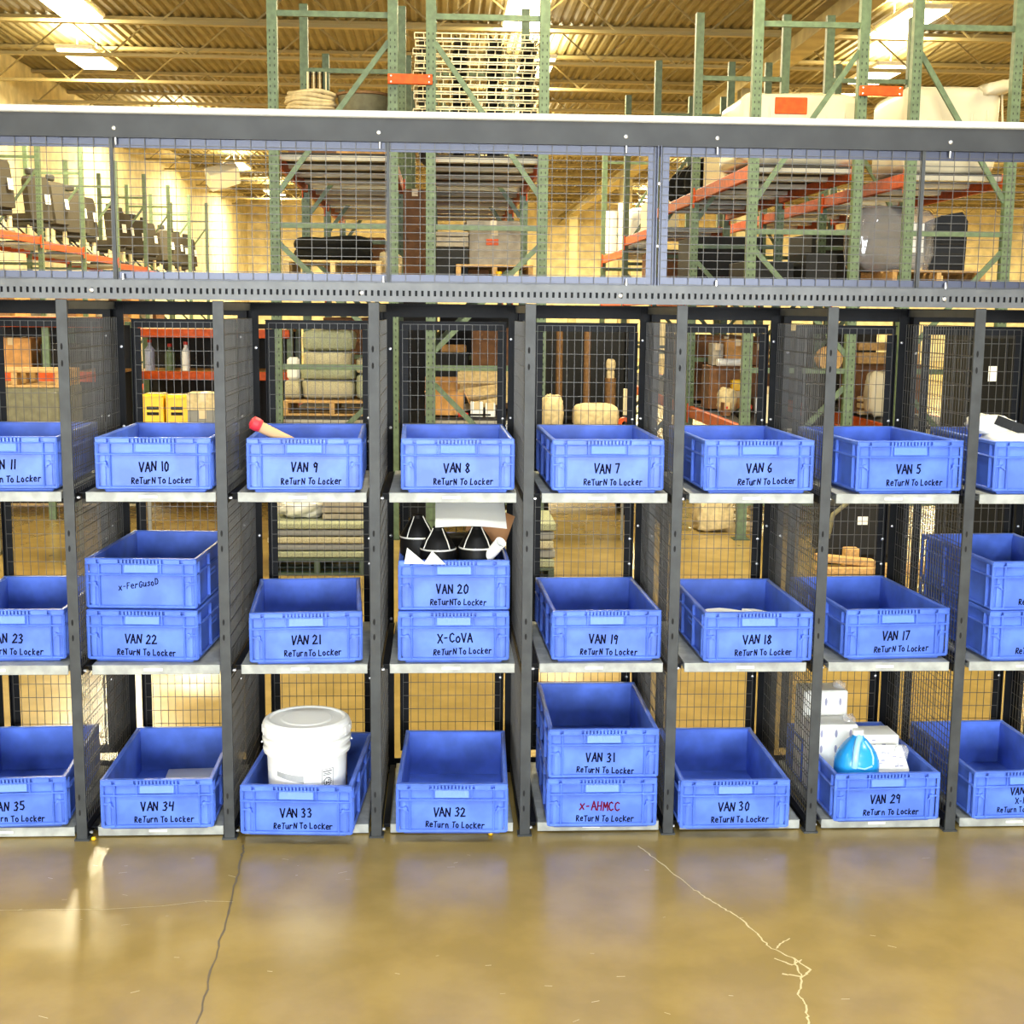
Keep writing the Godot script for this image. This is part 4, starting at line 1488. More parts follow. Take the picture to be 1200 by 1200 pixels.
func goods() -> void:
	var g := Geo.new()
	# --- seats along the left wall
	var proto := seat_proto()
	var lev := [2.86, 2.80, 2.72, 2.64, 2.58, 2.54, 2.5]
	var n := 0
	for i in 17:
		var z := -14.6 - i * 0.98
		var b := int((-z - 14.0) / 2.44)
		if absf(fmod(-z - 14.0, 2.44) - 1.22) > 1.02:
			continue
		var s: Node3D = proto if n == 0 else proto.duplicate()
		s.name = numbered("van_seat", self)
		add_child(s, true)
		s.position = Vector3(-6.72 + 0.03 * (i % 3), lev[b], z)
		s.rotation.y = 1.25 + 0.12 * ((i * 7) % 5 - 2)
		var words := ["nearest", "second", "third", "fourth", "fifth", "sixth", "seventh", "eighth", "ninth", "tenth", "eleventh", "twelfth", "thirteenth", "fourteenth", "fifteenth", "sixteenth", "last"]
		tag(s, "grey vehicle seat on the left wall rack, %s from the near end" % words[n], "seat", "seats on the left wall rack")
		n += 1
	# boxes under the seats' shelf
	for i in 10:
		var z := -14.0 - 2.44 * (i / 2) - (0.68 if i % 2 == 0 else 1.74)
		carton("%s carton on the lower shelf of the left wall rack, %s from the near end" % [["brown", "tan", "grey"][i % 3], ORD[i]], Vector3(-6.75, [1.5, 1.5, 1.5, 1.5, 1.45, 1.45, 1.45, 1.45, 1.4, 1.4][i], z), Vector3(0.7, 0.55 + 0.15 * (i % 3), 0.9), 0.05 * (i % 3), [M.card_dark, M.card, M.card_grey][i % 3])
	# --- on top of the left middle rack
	g = Geo.new()
	for k in 5:
		var c := []
		for i in 25:
			var a := TAU * i / 24
			c.append(Vector3(0.19 * cos(a) + 0.012 * sin(k * 2.0), 0.02 + k * 0.03 + 0.008 * sin(a * 3.0 + k), 0.17 * sin(a)))
		g.tube(c, 0.018, 8)
	one("rope_coil", g, M.bag, "coil of pale rope on top of the rack left of the olive tub", "rope", Vector3(-1.36, 3.42, -7.0))
	g = Geo.new()
	g.rbox(Vector3(0, 0.19, 0), Vector3(0.40, 0.38, 0.4), 0.01)
	one("carton", g, M.card_dark, "brown carton under the coil of rope on the top shelf", "box", Vector3(-1.33, 3.035, -7.0))
	var t := thing("tub", "round olive tub on the top shelf right of the rope coil", "tub", Vector3(-0.93, 3.42, -7.0))
	g = Geo.new()
	g.lathe([Vector2(0.0, 0), Vector2(0.19, 0), Vector2(0.21, 0.13)], 32)
	obj("body", g, M.olive, t)
	g = Geo.new()
	g.lathe([Vector2(0.208, 0.125), Vector2(0.222, 0.13), Vector2(0.222, 0.148), Vector2(0.205, 0.152), Vector2(0.0, 0.152)], 32)
	obj("lid", g, M.wood_dark, t)
	g = Geo.new()
	g.rbox(Vector3(0, 0.19, 0), Vector3(0.44, 0.38, 0.4), 0.01)
	one("carton", g, M.card, "tan carton under the olive tub on the top shelf", "box", Vector3(-0.93, 3.035, -7.0))
	t = thing("rod_bundle", "upright bundle of thin pale rods on the top shelf, left of the middle", "rods", Vector3(-1.40, 3.03, -8.0))
	for i in 7:
		g = Geo.new()
		g.cyl(Vector3(-0.08 + i * 0.027, 0, 0.02 * (i % 2)), Vector3(-0.08 + i * 0.027, 0.88, 0.02 * (i % 2)), 0.007, 0.007, 8)
		obj("rod", g, M.cream if i % 2 == 0 else M.rubber, t)
	# --- pile of wire decks
	var wd := Node3D.new()
	g = Geo.new()
	var W := 1.0
	var D := 1.0
	for i in 15:
		var x := -W / 2 + W * i / 14.0
		g.bar(Vector3(x, 0.03, -D), Vector3(x, 0.03, 0), 0.006, 0.006)
		g.bar(Vector3(x, 0.03, 0), Vector3(x, -0.012, 0.004), 0.006, 0.006)
	for i in 4:
		g.bar(Vector3(-W / 2, 0.036, -D * i / 3.0), Vector3(W / 2, 0.036, -D * i / 3.0), 0.008, 0.008)
	g.bar(Vector3(-W / 2, -0.004, 0.006), Vector3(W / 2, -0.004, 0.006), 0.009, 0.010)
	stuff(put("wire_grid", g.mesh(), M.cream, wd))
	for i in 4:
		g = Geo.new()
		var x := -0.42 + i * 0.28
		g.quad(Vector3(x - 0.05, 0.024, 0), Vector3(x, -0.022, 0), Vector3(x, -0.022, -D), Vector3(x - 0.05, 0.024, -D))
		g.quad(Vector3(x, -0.022, 0), Vector3(x + 0.05, 0.024, 0), Vector3(x + 0.05, 0.024, -D), Vector3(x, -0.022, -D))
		put("channel", g.mesh(), M.hole, wd)
	for i in 16:
		var o: Node3D = wd if i == 0 else wd.duplicate()
		o.name = numbered("wire_deck", self)
		add_child(o, true)
		o.position = Vector3(0.0 + 0.012 * sin(i * 2.3), 3.06 + i * 0.057, -6.42 + 0.012 * cos(i * 1.7))
		tag(o, "pale wire rack deck in the pile above the header beam, %s from the bottom" % ORD[i], "wire deck", "pile of wire decks")
	# --- wrapped loads on the right racks
	wrapped("white film-wrapped load with an orange patch above the header beam", Vector3(2.60, 3.0, -6.95), Vector3(0.98, 0.58, 0.95), 31, true)
	wrapped("white film-wrapped load with a torn flap at its top right", Vector3(3.84, 2.96, -6.95), Vector3(0.80, 0.70, 0.9), 32, false)
	# --- level over the lower rail
	pallet("pale wooden pallet under the black hose bundles", Vector3(-1.14, 2.08, -6.75), 0.76, 0.9, M.wood_pale)
	t = thing("hose_bundle", "thick black hose coiled on a pale pallet behind the screen", "hose", Vector3(-1.16, 2.205, -6.65))
	for k in 2:
		g = Geo.new()
		var c := []
		for i in 30:
			var a := TAU * i / 29.0
			c.append(Vector3(0.27 * cos(a), 0.055 + 0.08 * k + 0.015 * sin(a * 2), 0.2 * sin(a)))
		g.tube(c, 0.05, 12)
		obj("loop", g, M.rubber, t)
	sack("crumpled_bag", "crumpled pale bag wedged beside the hose bundle", "bag", Vector3(-0.70, 2.08, -6.60), Vector3(0.18, 0.20, 0.2), M.bag, 0.6, 0.3, 61)
	carton("grey carton with an orange sticker behind the screen", Vector3(0.15, 2.19, -6.95), Vector3(0.42, 0.30, 0.5), 0.0, M.card_grey, false, M.orange)
	carton("flat grey box lying on the carton with the orange sticker", Vector3(0.13, 2.49, -6.98), Vector3(0.44, 0.06, 0.5), 0.03, M.card_grey)
	carton("black crate left of the grey carton with the orange sticker", Vector3(-0.20, 2.08, -6.75), Vector3(0.26, 0.24, 0.4), 0.0, M.black_soft)
	g = Geo.new()
	for k in 3:
		g.rbox(Vector3(0, 0.02 + k * 0.042, 0), Vector3(0.26, 0.035, 0.4), 0.004)
	one("board_stack", g, M.card_grey, "three grey boards lying on the black crate", "boards", Vector3(-0.20, 2.325, -6.75))
	pallet("wooden pallet under the grey carton with the orange sticker", Vector3(0.14, 2.065, -6.85), 0.62, 0.8, M.wood)
	g = Geo.new()
	g.lathe([Vector2(0, 0), Vector2(0.018, 0), Vector2(0.025, 0.055), Vector2(0.0, 0.055)], 16)
	one("yellow_cup", g, M.yellow, "small yellow cup at the pallet's front edge above the slotted rail", "cup", Vector3(0.17, 2.075, -6.36))
	# dark boxes put in to fill the dark deeper bays, level two and one
	var deep := [
		[-1.15, 2.08, -9.6, 0.6, 0.45, 0.9, 0, "dark carton on the left middle rack, second bay, middle level"], [-0.9, 2.08, -12.2, 0.6, 0.5, 0.9, 2, "grey carton on the left middle rack, third bay, middle level"],
		[0.05, 2.08, -9.7, 0.7, 0.4, 0.9, 0, "dark carton on the wire deck rack, second bay, middle level"], [0.05, 2.08, -12.2, 0.7, 0.45, 0.9, 3, "black box on the wire deck rack, third bay, middle level"],
		[2.6, 2.08, -9.6, 0.7, 0.5, 0.9, 3, "black box on the rack right of the aisle, second bay, middle level"], [2.6, 2.04, -12.2, 0.7, 0.5, 0.9, 0, "dark carton on the rack right of the aisle, third bay, middle level"],
		[3.8, 2.08, -9.6, 0.7, 0.55, 0.9, 3, "black box on the far right rack, second bay, middle level"],
		[-1.1, 0.99, -9.6, 0.7, 0.75, 1.2, 0, "dark carton on the left middle rack, second bay, lower level"], [0.05, 0.99, -9.6, 0.7, 0.8, 1.2, 3, "black box on the wire deck rack, second bay, lower level"],
		[2.6, 0.94, -9.7, 0.7, 0.65, 1.2, 0, "dark carton on the rack right of the aisle, second bay, lower level"], [3.8, 0.94, -9.7, 0.7, 0.7, 1.2, 3, "black box on the far right rack, second bay, lower level"],
		[-1.1, 0.0, -9.8, 0.75, 0.8, 1.2, 3, "black box on the floor under the left middle rack, second bay"], [0.05, 0.0, -9.8, 0.75, 0.8, 1.2, 0, "dark carton on the floor under the wire deck rack, second bay"],
		[3.8, 0.0, -9.8, 0.7, 0.8, 1.2, 3, "black box on the floor under the far right rack, second bay"], [2.85, 2.08, -6.95, 0.26, 0.24, 0.6, 3, "black box beside the film-wrapped seat above the slotted rail"],
		[2.45, 2.08, -7.1, 0.42, 0.17, 0.6, 3, "low black box above the slotted rail, left of the black box by the wrapped seat"],
	]
	for q: Array in deep:
		carton(q[7], Vector3(q[0], q[1], q[2]), Vector3(q[3], q[4], q[5]), 0.0, [M.card_dark, M.card, M.card_grey, M.black_soft][q[6]])
	# --- the long beam's load on the rack right of the aisle
	carton("large white carton on the rack right of the aisle, above the long orange beam", Vector3(2.55, 2.985, -8.0), Vector3(0.72, 0.30, 0.9), 0.0, M.cream)
	for i in 3:
		wheel("tyre", ["nearest black tyre leaning behind the white carton above the long orange beam", "middle black tyre above the long orange beam", "farthest black tyre above the long orange beam"][i], Vector3(2.38, 3.02 + 0.19, -9.6 - i * 0.55), 0.21, 0.13, Basis.from_euler(Vector3(0.2, 0.5, 1.2)))
	for i in 2:
		g = Geo.new()
		g.lathe([Vector2(0, 0), Vector2(0.085, 0), Vector2(0.085, 0.62 + 0.12 * i), Vector2(0.03, 0.62 + 0.12 * i), Vector2(0.03, 0.6), Vector2(0, 0.6)], 20)
		one("white_roll", g, M.white, ["shorter white roll standing at the far end of the long orange beam", "taller white roll standing at the far end of the long orange beam"][i], "roll", Vector3(2.22 + 0.18 * i, 2.68, -15.6))
	sack("white_sack", "white sack on the long orange beam's shelf, in front of the white rolls", "sack", Vector3(2.4, 2.68, -14.2), Vector3(0.34, 0.55, 0.4), M.white, 0.6, 0.15, 41)
	carton("white carton with a smaller one on it, beyond the tyres", Vector3(2.45, 2.82, -12.6), Vector3(0.4, 0.36, 0.5), 0.0, M.cream)
	carton("small white carton on top of another, beyond the tyres", Vector3(2.47, 3.18, -12.6), Vector3(0.28, 0.28, 0.4), 0.1, M.cream)
	# --- wrapped seat and black seat at the right
	pallet("wooden pallet under the two seats above the slotted rail at the right", Vector3(3.80, 2.065, -6.95), 0.78, 0.85, M.wood)
	t = thing("wrapped_bench", "grey vehicle seat wrapped in clear film with a paper sheet", "seat", Vector3(3.52, 2.19, -7.0), 0.0)
	g = Geo.new()
	g.blob(Vector3(-0.10, 0.26, 0), Vector3(0.46, 0.54, 0.34), 0.35, 0.05, 6, 26, Basis(Vector3(0, 0, 1), 0.06))
	obj("backrest", g, M.seat, t)
	g = Geo.new()
	g.blob(Vector3(0.16, 0.20, 0.02), Vector3(0.22, 0.40, 0.30), 0.4, 0.06, 8, 22)
	obj("seat_cushion", g, M.grey, t)
	g = Geo.new()
	g.blob(Vector3(-0.01, 0.255, 0.0), Vector3(0.70, 0.55, 0.42), 0.42, 0.10, 9, 30)
	obj("film", g, M.film, t)
	g = Geo.new()
	g.box(Vector3(0.17, 0.27, 0.215), Vector3(0.12, 0.24, 0.002), Basis(Vector3.UP, 0.1))
	obj("paper_tag", g, M.paper, t)
	t = thing("black_chair", "black seat shell standing right of the film-wrapped seat", "seat", Vector3(4.02, 2.19, -7.05), -0.25)
	g = Geo.new()
	g.prism(PackedVector2Array([Vector2(-0.16, 0), Vector2(0.17, 0), Vector2(0.18, 0.42), Vector2(0.13, 0.5), Vector2(-0.04, 0.47), Vector2(-0.16, 0.42)]), 0.16, Vector3(0, 0, -0.08))
	obj("shell", g, M.black, t)
	g = Geo.new()
	for k in 5:
		g.rbox(Vector3(0.0, 0.06 + k * 0.085, 0.083), Vector3(0.30, 0.018, 0.01), 0.003)
	obj("rib", g, M.black_soft, t)
	compartments()
	# --- a tilted box lamp under the roof, near the left
	t = thing("tilted_heater", "tilted white box heater hanging under the roof", "heater", Vector3(-5.93, 5.22, -31.5), 0.35)
	g = Geo.new()
	g.rbox(Vector3.ZERO, Vector3(0.80, 0.50, 0.40), 0.02, Basis.from_euler(Vector3(0.6, 0.3, 0.40)))
	obj("body", g, M.white, t)
	g = Geo.new()
	for s: float in [-1.0, 1.0]:
		g.bar(Vector3(s * 0.22, 0.15, 0), Vector3(s * 0.22, 0.95, 0), 0.014, 0.014)
	obj("hanger", g, M.rubber, t)


func wrapped(label: String, at: Vector3, s: Vector3, seed: int, orange: bool) -> void:
	var t := thing("wrapped_load", label, "load", at)
	var g := Geo.new()
	g.blob(Vector3(0, s.y / 2, 0), s, 0.22, 0.05, seed, 36)
	obj("wrapping", g, M.wrap, t)
	g = Geo.new()
	for i in 7:
		var a := -0.46 + i * 0.155
		g.tube([Vector3(a * s.x, s.y * 0.2, s.z * 0.49), Vector3((a + 0.03) * s.x, s.y * 0.55, s.z * 0.505), Vector3((a + 0.02) * s.x, s.y * 0.93, s.z * 0.47)], 0.008, 6)
	obj("fold", g, M.wrap, t)
	g = Geo.new()
	if orange:
		g.rbox(Vector3(-0.10, s.y * 0.80, s.z * 0.497), Vector3(0.26, 0.13, 0.02), 0.005)
		obj("orange_patch", g, M.orange, t)
	else:
		g.blob(Vector3(s.x * 0.44, s.y * 0.97, s.z * 0.4), Vector3(0.30, 0.11, 0.3), 0.6, 0.25, 77, 18, Basis(Vector3(0, 0, 1), 0.2))
		obj("torn_flap", g, M.wrap, t)


func compartments() -> void:
	var g := Geo.new()
	# through VAN 9's bay: folded blankets on a rack shelf
	var bl := [
		[-1.20, 1.09, 0.44, 0.16, "lowest folded green-grey blanket of the middle pile seen above the bin marked VAN 9"], [-1.20, 1.25, 0.46, 0.09, "second folded blanket of the middle pile seen above the bin marked VAN 9"],
		[-1.21, 1.34, 0.40, 0.14, "third folded blanket of the middle pile seen above the bin marked VAN 9"], [-1.20, 1.48, 0.42, 0.17, "topmost folded blanket of the middle pile seen above the bin marked VAN 9"],
		[-1.49, 1.09, 0.14, 0.15, "narrow folded blanket at the left end of the shelf above the bin marked VAN 9"], [-0.86, 1.09, 0.24, 0.21, "thick folded blanket right of the middle pile above the bin marked VAN 9"],
		[-0.86, 1.30, 0.24, 0.13, "upper folded blanket right of the middle pile above the bin marked VAN 9"],
	]
	var k := 0
	for q: Array in bl:
		g = Geo.new()
		g.blob(Vector3(0, q[3] / 2, 0), Vector3(q[2], q[3], 0.5), 0.35, 0.06, 80 + k, 24)
		one("folded_blanket", g, M.blanket if k % 2 == 0 else M.blanket_green, q[4], "blanket", Vector3(q[0], q[1] + 0.004, -6.72), 0.0, "blankets on the rack shelf")
		k += 1
	pallet("orange-brown wooden pallet under the folded blankets", Vector3(-1.16, 0.972, -6.75), 0.78, 0.8, M.wood)
	g = Geo.new()
	g.rbox(Vector3(0, 0.09, 0), Vector3(0.10, 0.18, 0.10), 0.02)
	one("white_block", g, M.white, "bright white block left of the blanket pile above the bin marked VAN 9", "canister", Vector3(-1.49, 1.25, -6.62))  # stands for a bright white spot beside the blankets
	# through VAN 8's bay
	carton("open tan carton behind the bin marked VAN 8", Vector3(-0.26, 0.975, -6.60), Vector3(0.32, 0.19, 0.4), 0.0, M.card, true)
	g = Geo.new()
	g.rbox(Vector3(0, 0.17, 0), Vector3(0.34, 0.34, 0.03), 0.004)
	one("brown_board", g, M.card_dark, "brown panel standing behind the pale boards above the bin marked VAN 8", "panel", Vector3(0.14, 1.34, -6.95))
	g = Geo.new()
	g.rbox(Vector3(0, 0.17, 0), Vector3(0.42, 0.34, 0.3), 0.004)
	one("pale_crate", g, M.wood_dark, "dark wooden crate carrying the brown panel behind the bin marked VAN 8", "crate", Vector3(0.16, 0.99, -7.2))
	for i in 3:
		g = Geo.new()
		g.rbox(Vector3.ZERO, Vector3(0.50, 0.10 - 0.02 * i, 0.02), 0.003)
		var o := one("pale_board", g, M.wood_pale, ["broad pale board leaning behind the open tan carton", "middle pale board lying aslant behind the bin marked VAN 8", "lowest pale board lying aslant behind the bin marked VAN 8"][i], "board", Vector3(0.10, 1.27 - 0.10 * i, -6.72 + i * 0.06))
		o.rotation.z = [0.0, 0.14, 0.2][i]
	g = Geo.new()
	g.rbox(Vector3(0, 0.14, 0), Vector3(0.5, 0.28, 0.02), 0.003)
	one("pale_board", g, M.wood_pale, "pale board standing upright behind the aslant boards", "board", Vector3(0.12, 1.06, -6.80))
	carton("small white box behind the bin marked VAN 8, left of its twin", Vector3(0.0, 0.975, -6.35), Vector3(0.10, 0.12, 0.08), 0.0, M.white)
	carton("small white box behind the bin marked VAN 8, right of its twin", Vector3(0.11, 0.975, -6.35), Vector3(0.08, 0.11, 0.08), 0.0, M.white)
	g = Geo.new()
	g.rbox(Vector3(0, 0.035, 0), Vector3(0.22, 0.07, 0.12), 0.01)
	one("yellow_block", g, M.card, "yellowish block on the black box above the open tan carton", "block", Vector3(-0.18, 1.46, -7.2))
	g = Geo.new()
	g.rbox(Vector3(0, 0.24, 0), Vector3(0.30, 0.47, 0.3), 0.01)
	one("black_box", g, M.black_soft, "black box behind the open tan carton above the bin marked VAN 8", "box", Vector3(-0.20, 0.99, -7.2))
	g = Geo.new()
	g.cyl(Vector3(-0.06, 0.02, 0), Vector3(0.02, 0.02, 0), 0.018, 0.018, 10)
	var tool := thing("red_tool", "red-handled tool lying beside the small white boxes", "tool", Vector3(-0.09, 0.975, -6.28))
	obj("handle", g, M.red, tool)
	g = Geo.new()
	g.bar(Vector3(0.02, 0.02, 0), Vector3(0.20, 0.02, 0), 0.02, 0.014)
	obj("blade", g, M.rubber, tool)
	# through VAN 7's bay: a dark cart with pipes and sacks
	var c := thing("dark_cart", "black steel cart on wheels with pipes, behind the bin marked VAN 7", "cart", Vector3(1.02, 0, -7.75))
	g = Geo.new()
	g.rbox(Vector3(0, 0.90, -0.28), Vector3(0.84, 1.5, 0.03), 0.01)
	obj("back_panel", g, M.black_soft, c)
	g = Geo.new()
	g.rbox(Vector3(0, 0.19, 0), Vector3(0.84, 0.10, 0.6), 0.01)
	obj("base", g, M.black, c)
	g = Geo.new()
	g.rbox(Vector3(0, 0.88, 0), Vector3(0.84, 0.04, 0.6), 0.01)
	obj("tray", g, M.black, c)
	for s: float in [-1.0, 1.0]:
		g = Geo.new()
		g.rbox(Vector3(s * 0.41, 0.92, -0.02), Vector3(0.03, 1.46, 0.5), 0.005)
		obj("side_panel", g, M.black_soft, c)
		for z: float in [0.24, -0.24]:
			g = Geo.new()
			g.cyl(Vector3(s * 0.36 - 0.02, 0.07, z), Vector3(s * 0.36 + 0.02, 0.07, z), 0.07, 0.07, 16)
			obj("caster", g, M.rubber, c)
	for x: float in [0.28, 0.10]:
		g = Geo.new()
		g.cyl(Vector3(x * 0.7, 0.25, 0.31), Vector3(x * 0.7, 0.13, 0.31), 0.055, 0.055, 16)
		g.cyl(Vector3(x * 0.7, 0.25, 0.31), Vector3(x * 0.7, 0.60, 0.31), 0.05, 0.05, 16)
		obj("canister", g, M.grey, c)
	for i in 2:
		g = Geo.new()
		g.cyl(Vector3(0, 0, 0), Vector3(0.0, 0.82, 0), 0.032, 0.030, 14)
		one("brown_pipe", g, M.wood_dark, ["left brown pipe standing in the black cart", "right brown pipe standing in the black cart"][i], "pipe", Vector3(0.77 + 0.25 * i, 0.902, -7.58))
	g = Geo.new()
	g.blob(Vector3(0, 0.05, 0), Vector3(0.09, 0.11, 0.06), 0.7, 0.1, 21, 14)
	g.rbox(Vector3(0, -0.06, 0), Vector3(0.07, 0.12, 0.04), 0.01)
	one("pale_glove", g, M.bag, "pale glove standing on a can inside the black cart", "glove", Vector3(1.24, 1.30, -7.62))
	g = Geo.new()
	g.cyl(Vector3(0, 0, 0), Vector3(0, 0.33, 0), 0.05, 0.05, 14)
	one("tall_can", g, M.wood_dark, "brown can under the pale glove in the black cart", "can", Vector3(1.24, 0.902, -7.62))
	g = Geo.new()
	g.rbox(Vector3(0, 0.12, 0), Vector3(0.035, 0.24, 0.02), 0.005)
	one("pale_stick", g, M.cream, "short pale stick upright at the right side of the black cart", "stick", Vector3(1.36, 0.905, -7.50))
	var st := thing("work_table", "low steel table carrying two tan sacks behind the bin marked VAN 7", "table", Vector3(0.82, 0, -6.0))
	g = Geo.new()
	g.rbox(Vector3(0, 0.89, 0), Vector3(0.74, 0.03, 0.34), 0.005)
	obj("top", g, M.grey, st)
	for x: float in [-0.35, 0.35]:
		for z: float in [-0.15, 0.15]:
			g = Geo.new()
			g.bar(Vector3(x, 0.0, z), Vector3(x, 0.88, z), 0.02, 0.02)
			obj("leg", g, M.grey, st)
	sack("tan_sack", "tan sack at the left end of the steel table behind the bin marked VAN 7", "sack", Vector3(0.58, 0.906, -5.98), Vector3(0.17, 0.27, 0.22), M.bag, 0.6, 0.2, 33)
	sack("tan_sack", "broad tan sack in the middle of the steel table behind the bin marked VAN 7", "sack", Vector3(0.92, 0.906, -5.98), Vector3(0.36, 0.21, 0.28), M.bag, 0.55, 0.06, 35)
	g = Geo.new()
	g.lathe([Vector2(0.02, 0), Vector2(0.05, 0), Vector2(0.05, 0.05), Vector2(0.02, 0.05)], 18, Vector3.ZERO, Basis(Vector3.RIGHT, PI / 2))
	one("orange_tape_roll", g, M.orange, "orange tape roll on the steel table beside the broad tan sack", "tape roll", Vector3(1.14, 0.96, -5.96))
	# through VAN 6's bay
	carton("brown carton behind the bin marked VAN 6, high on the shelf", Vector3(2.43, 1.345, -7.95), Vector3(0.22, 0.24, 0.3), 0.0, M.card)
	carton("lower brown carton carrying others behind the bin marked VAN 6", Vector3(2.50, 0.94, -8.05), Vector3(0.62, 0.40, 0.36), 0.0, M.card_dark)
	carton("grey carton left of the high brown carton behind the bin marked VAN 6", Vector3(2.26, 1.345, -7.95), Vector3(0.10, 0.20, 0.2), 0.0, M.card_grey)
	carton("reddish brown carton behind the right post of the rack by the bin marked VAN 6", Vector3(2.66, 1.345, -8.0), Vector3(0.18, 0.20, 0.2), 0.0, M.card_dark)
	g = Geo.new()
	g.rbox(Vector3(0, 0.05, 0), Vector3(0.11, 0.10, 0.08), 0.008)
	one("yellow_box", g, M.yellow, "bright yellow box on the rack shelf behind the bin marked VAN 6", "box", Vector3(2.42, 1.121, -7.74))
	carton("tan carton under the bright yellow box", Vector3(2.42, 0.935, -7.74), Vector3(0.20, 0.185, 0.16), 0.0, M.card)
	sack("white_sack", "lumpy white sack left of the bright yellow box", "sack", Vector3(2.29, 0.925, -7.55), Vector3(0.17, 0.23, 0.18), M.bag, 0.7, 0.2, 51)
	g = Geo.new()
	g.blob(Vector3(0, 0.045, 0), Vector3(0.12, 0.09, 0.1), 0.6, 0.3, 15, 14)
	one("red_rag", g, M.red, "red rag between the yellow box and the white sack", "rag", Vector3(2.45, 0.925, -7.50))
	carton("small cream box right of the rack post by the bright yellow box", Vector3(2.40, 0.925, -6.50), Vector3(0.10, 0.30, 0.1), 0.0, M.cream)
	g = Geo.new()
	g.cyl(Vector3(-0.12, 0.035, 0), Vector3(0.12, 0.035, 0), 0.035, 0.035, 14)
	one("white_roll", g, M.white, "white roll lying on the lower brown carton behind the bin marked VAN 6", "roll", Vector3(2.36, 1.341, -7.93 + 0.13), 0.1)
	carton("red and brown tin left of the lumpy white sack", Vector3(2.22, 0.925, -7.25), Vector3(0.07, 0.12, 0.07), 0.2, M.card_dark, false, M.red)
	carton("small white carton on the deck before the lower brown carton", Vector3(2.62, 0.925, -7.60), Vector3(0.12, 0.14, 0.1), -0.1, M.white, false, M.red)
	sack("dark_rag", "crumpled dark rag left of the tin on the rack deck", "rag", Vector3(2.30, 0.925, -6.9), Vector3(0.13, 0.10, 0.12), M.rubber, 0.7, 0.3, 91)
	for i in 3:  # tall stack put in to darken the bright gap between the racks
		carton(["lowest dark carton of the tall stack in the gap between the middle racks", "middle dark carton of the tall stack in the gap between the middle racks", "topmost brown carton of the tall stack in the gap between the middle racks"][i], Vector3(-0.515, i * 0.95, -7.6), Vector3(0.20, 0.948, 0.5), 0.0, [M.black_soft, M.black_soft, M.card_dark][i])
	# through VAN 5's bay
	g = Geo.new()
	g.lathe([Vector2(0, 0), Vector2(0.10, 0), Vector2(0.10, 0.12), Vector2(0, 0.12)], 24, Vector3.ZERO, Basis(Vector3.RIGHT, PI / 2))
	one("tan_disc", g, M.wood, "round tan reel end left of the rack post behind the bin marked VAN 5", "reel", Vector3(2.87, 1.46, -6.45))
	carton("dark box carrying the round tan reel behind the bin marked VAN 5", Vector3(2.80, 0.935, -6.45), Vector3(0.16, 0.42, 0.2), 0.0, M.black_soft)
	for i in 2:
		g = Geo.new()
		g.rbox(Vector3(0, 0.05, 0), Vector3(0.56, 0.10 - 0.03 * i, 0.14), 0.005)
		one("timber", g, M.wood, ["thick orange-brown timber on the far right rack above the white sack", "thin timber over the thick one on the far right rack"][i], "timber", Vector3(3.72, 1.385 + 0.105 * i, -7.5))
	carton("dark carton under the timbers on the far right rack", Vector3(3.76, 0.935, -7.75), Vector3(0.62, 0.445, 0.5), 0.0, M.card_dark)
	sack("white_sack", "large white sack with red print behind the bin marked VAN 5", "sack", Vector3(3.57, 0.935, -7.15), Vector3(0.27, 0.40, 0.2), M.wrap, 0.5, 0.14, 53)
	for i in 3:
		g = Geo.new()
		g.rbox(Vector3(0, 0.02, 0), Vector3(0.30, 0.04, 0.12), 0.004)
		one("short_plank", g, M.wood_pale, ["lowest short plank left of the rack post behind the bin marked VAN 5", "middle short plank left of the rack post behind the bin marked VAN 5", "top short plank left of the rack post behind the bin marked VAN 5"][i], "plank", Vector3(3.60, 0.935 + i * 0.06, -7.38), 0.1 * (i - 1))
	# cabinet at the far right, behind VAN 4's bay
	var cb := thing("dark_cabinet", "tall dark cabinet with a white card on its front, behind the rightmost bay", "cabinet", Vector3(3.85, 0, -5.45))
	g = Geo.new()
	g.rbox(Vector3(0, 0.85, 0), Vector3(0.60, 1.70, 0.45), 0.01)
	obj("body", g, M.black_soft, cb)
	for i in 2:
		g = Geo.new()
		g.rbox(Vector3(-0.145 + 0.29 * i, 0.86, 0.232), Vector3(0.27, 1.6, 0.014), 0.004)
		obj("door", g, M.rubber, cb)
	g = Geo.new()
	g.box(Vector3(-0.10, 1.40, 0.241), Vector3(0.065, 0.11, 0.002))
	obj("card", g, M.paper, cb)
	# engine-like dark machine with a label, and timbers on the floor, behind VAN 17
	var en := thing("dark_machine", "dark machine with a white label behind the bin marked VAN 17", "machine", Vector3(2.82, 0, -5.25))
	g = Geo.new()
	g.rbox(Vector3(0, 0.26, 0), Vector3(0.60, 0.42, 0.36), 0.03)
	g.rbox(Vector3(0, 0.03, 0), Vector3(0.56, 0.06, 0.32), 0.01)
	obj("body", g, M.black_soft, en)
	g = Geo.new()
	for i in 4:
		g.cyl(Vector3(-0.21 + i * 0.13, 0.46, 0.05), Vector3(-0.21 + i * 0.13, 0.54, 0.02), 0.035, 0.02, 12)
	g.tube([Vector3(-0.28, 0.2, 0.17), Vector3(-0.26, 0.38, 0.21), Vector3(-0.12, 0.49, 0.19), Vector3(0.1, 0.5, 0.12)], 0.018, 8)
	obj("fittings", g, M.olive, en)
	g = Geo.new()
	g.box(Vector3(-0.03, 0.33, 0.182), Vector3(0.075, 0.06, 0.002))
	obj("card", g, M.paper, en)
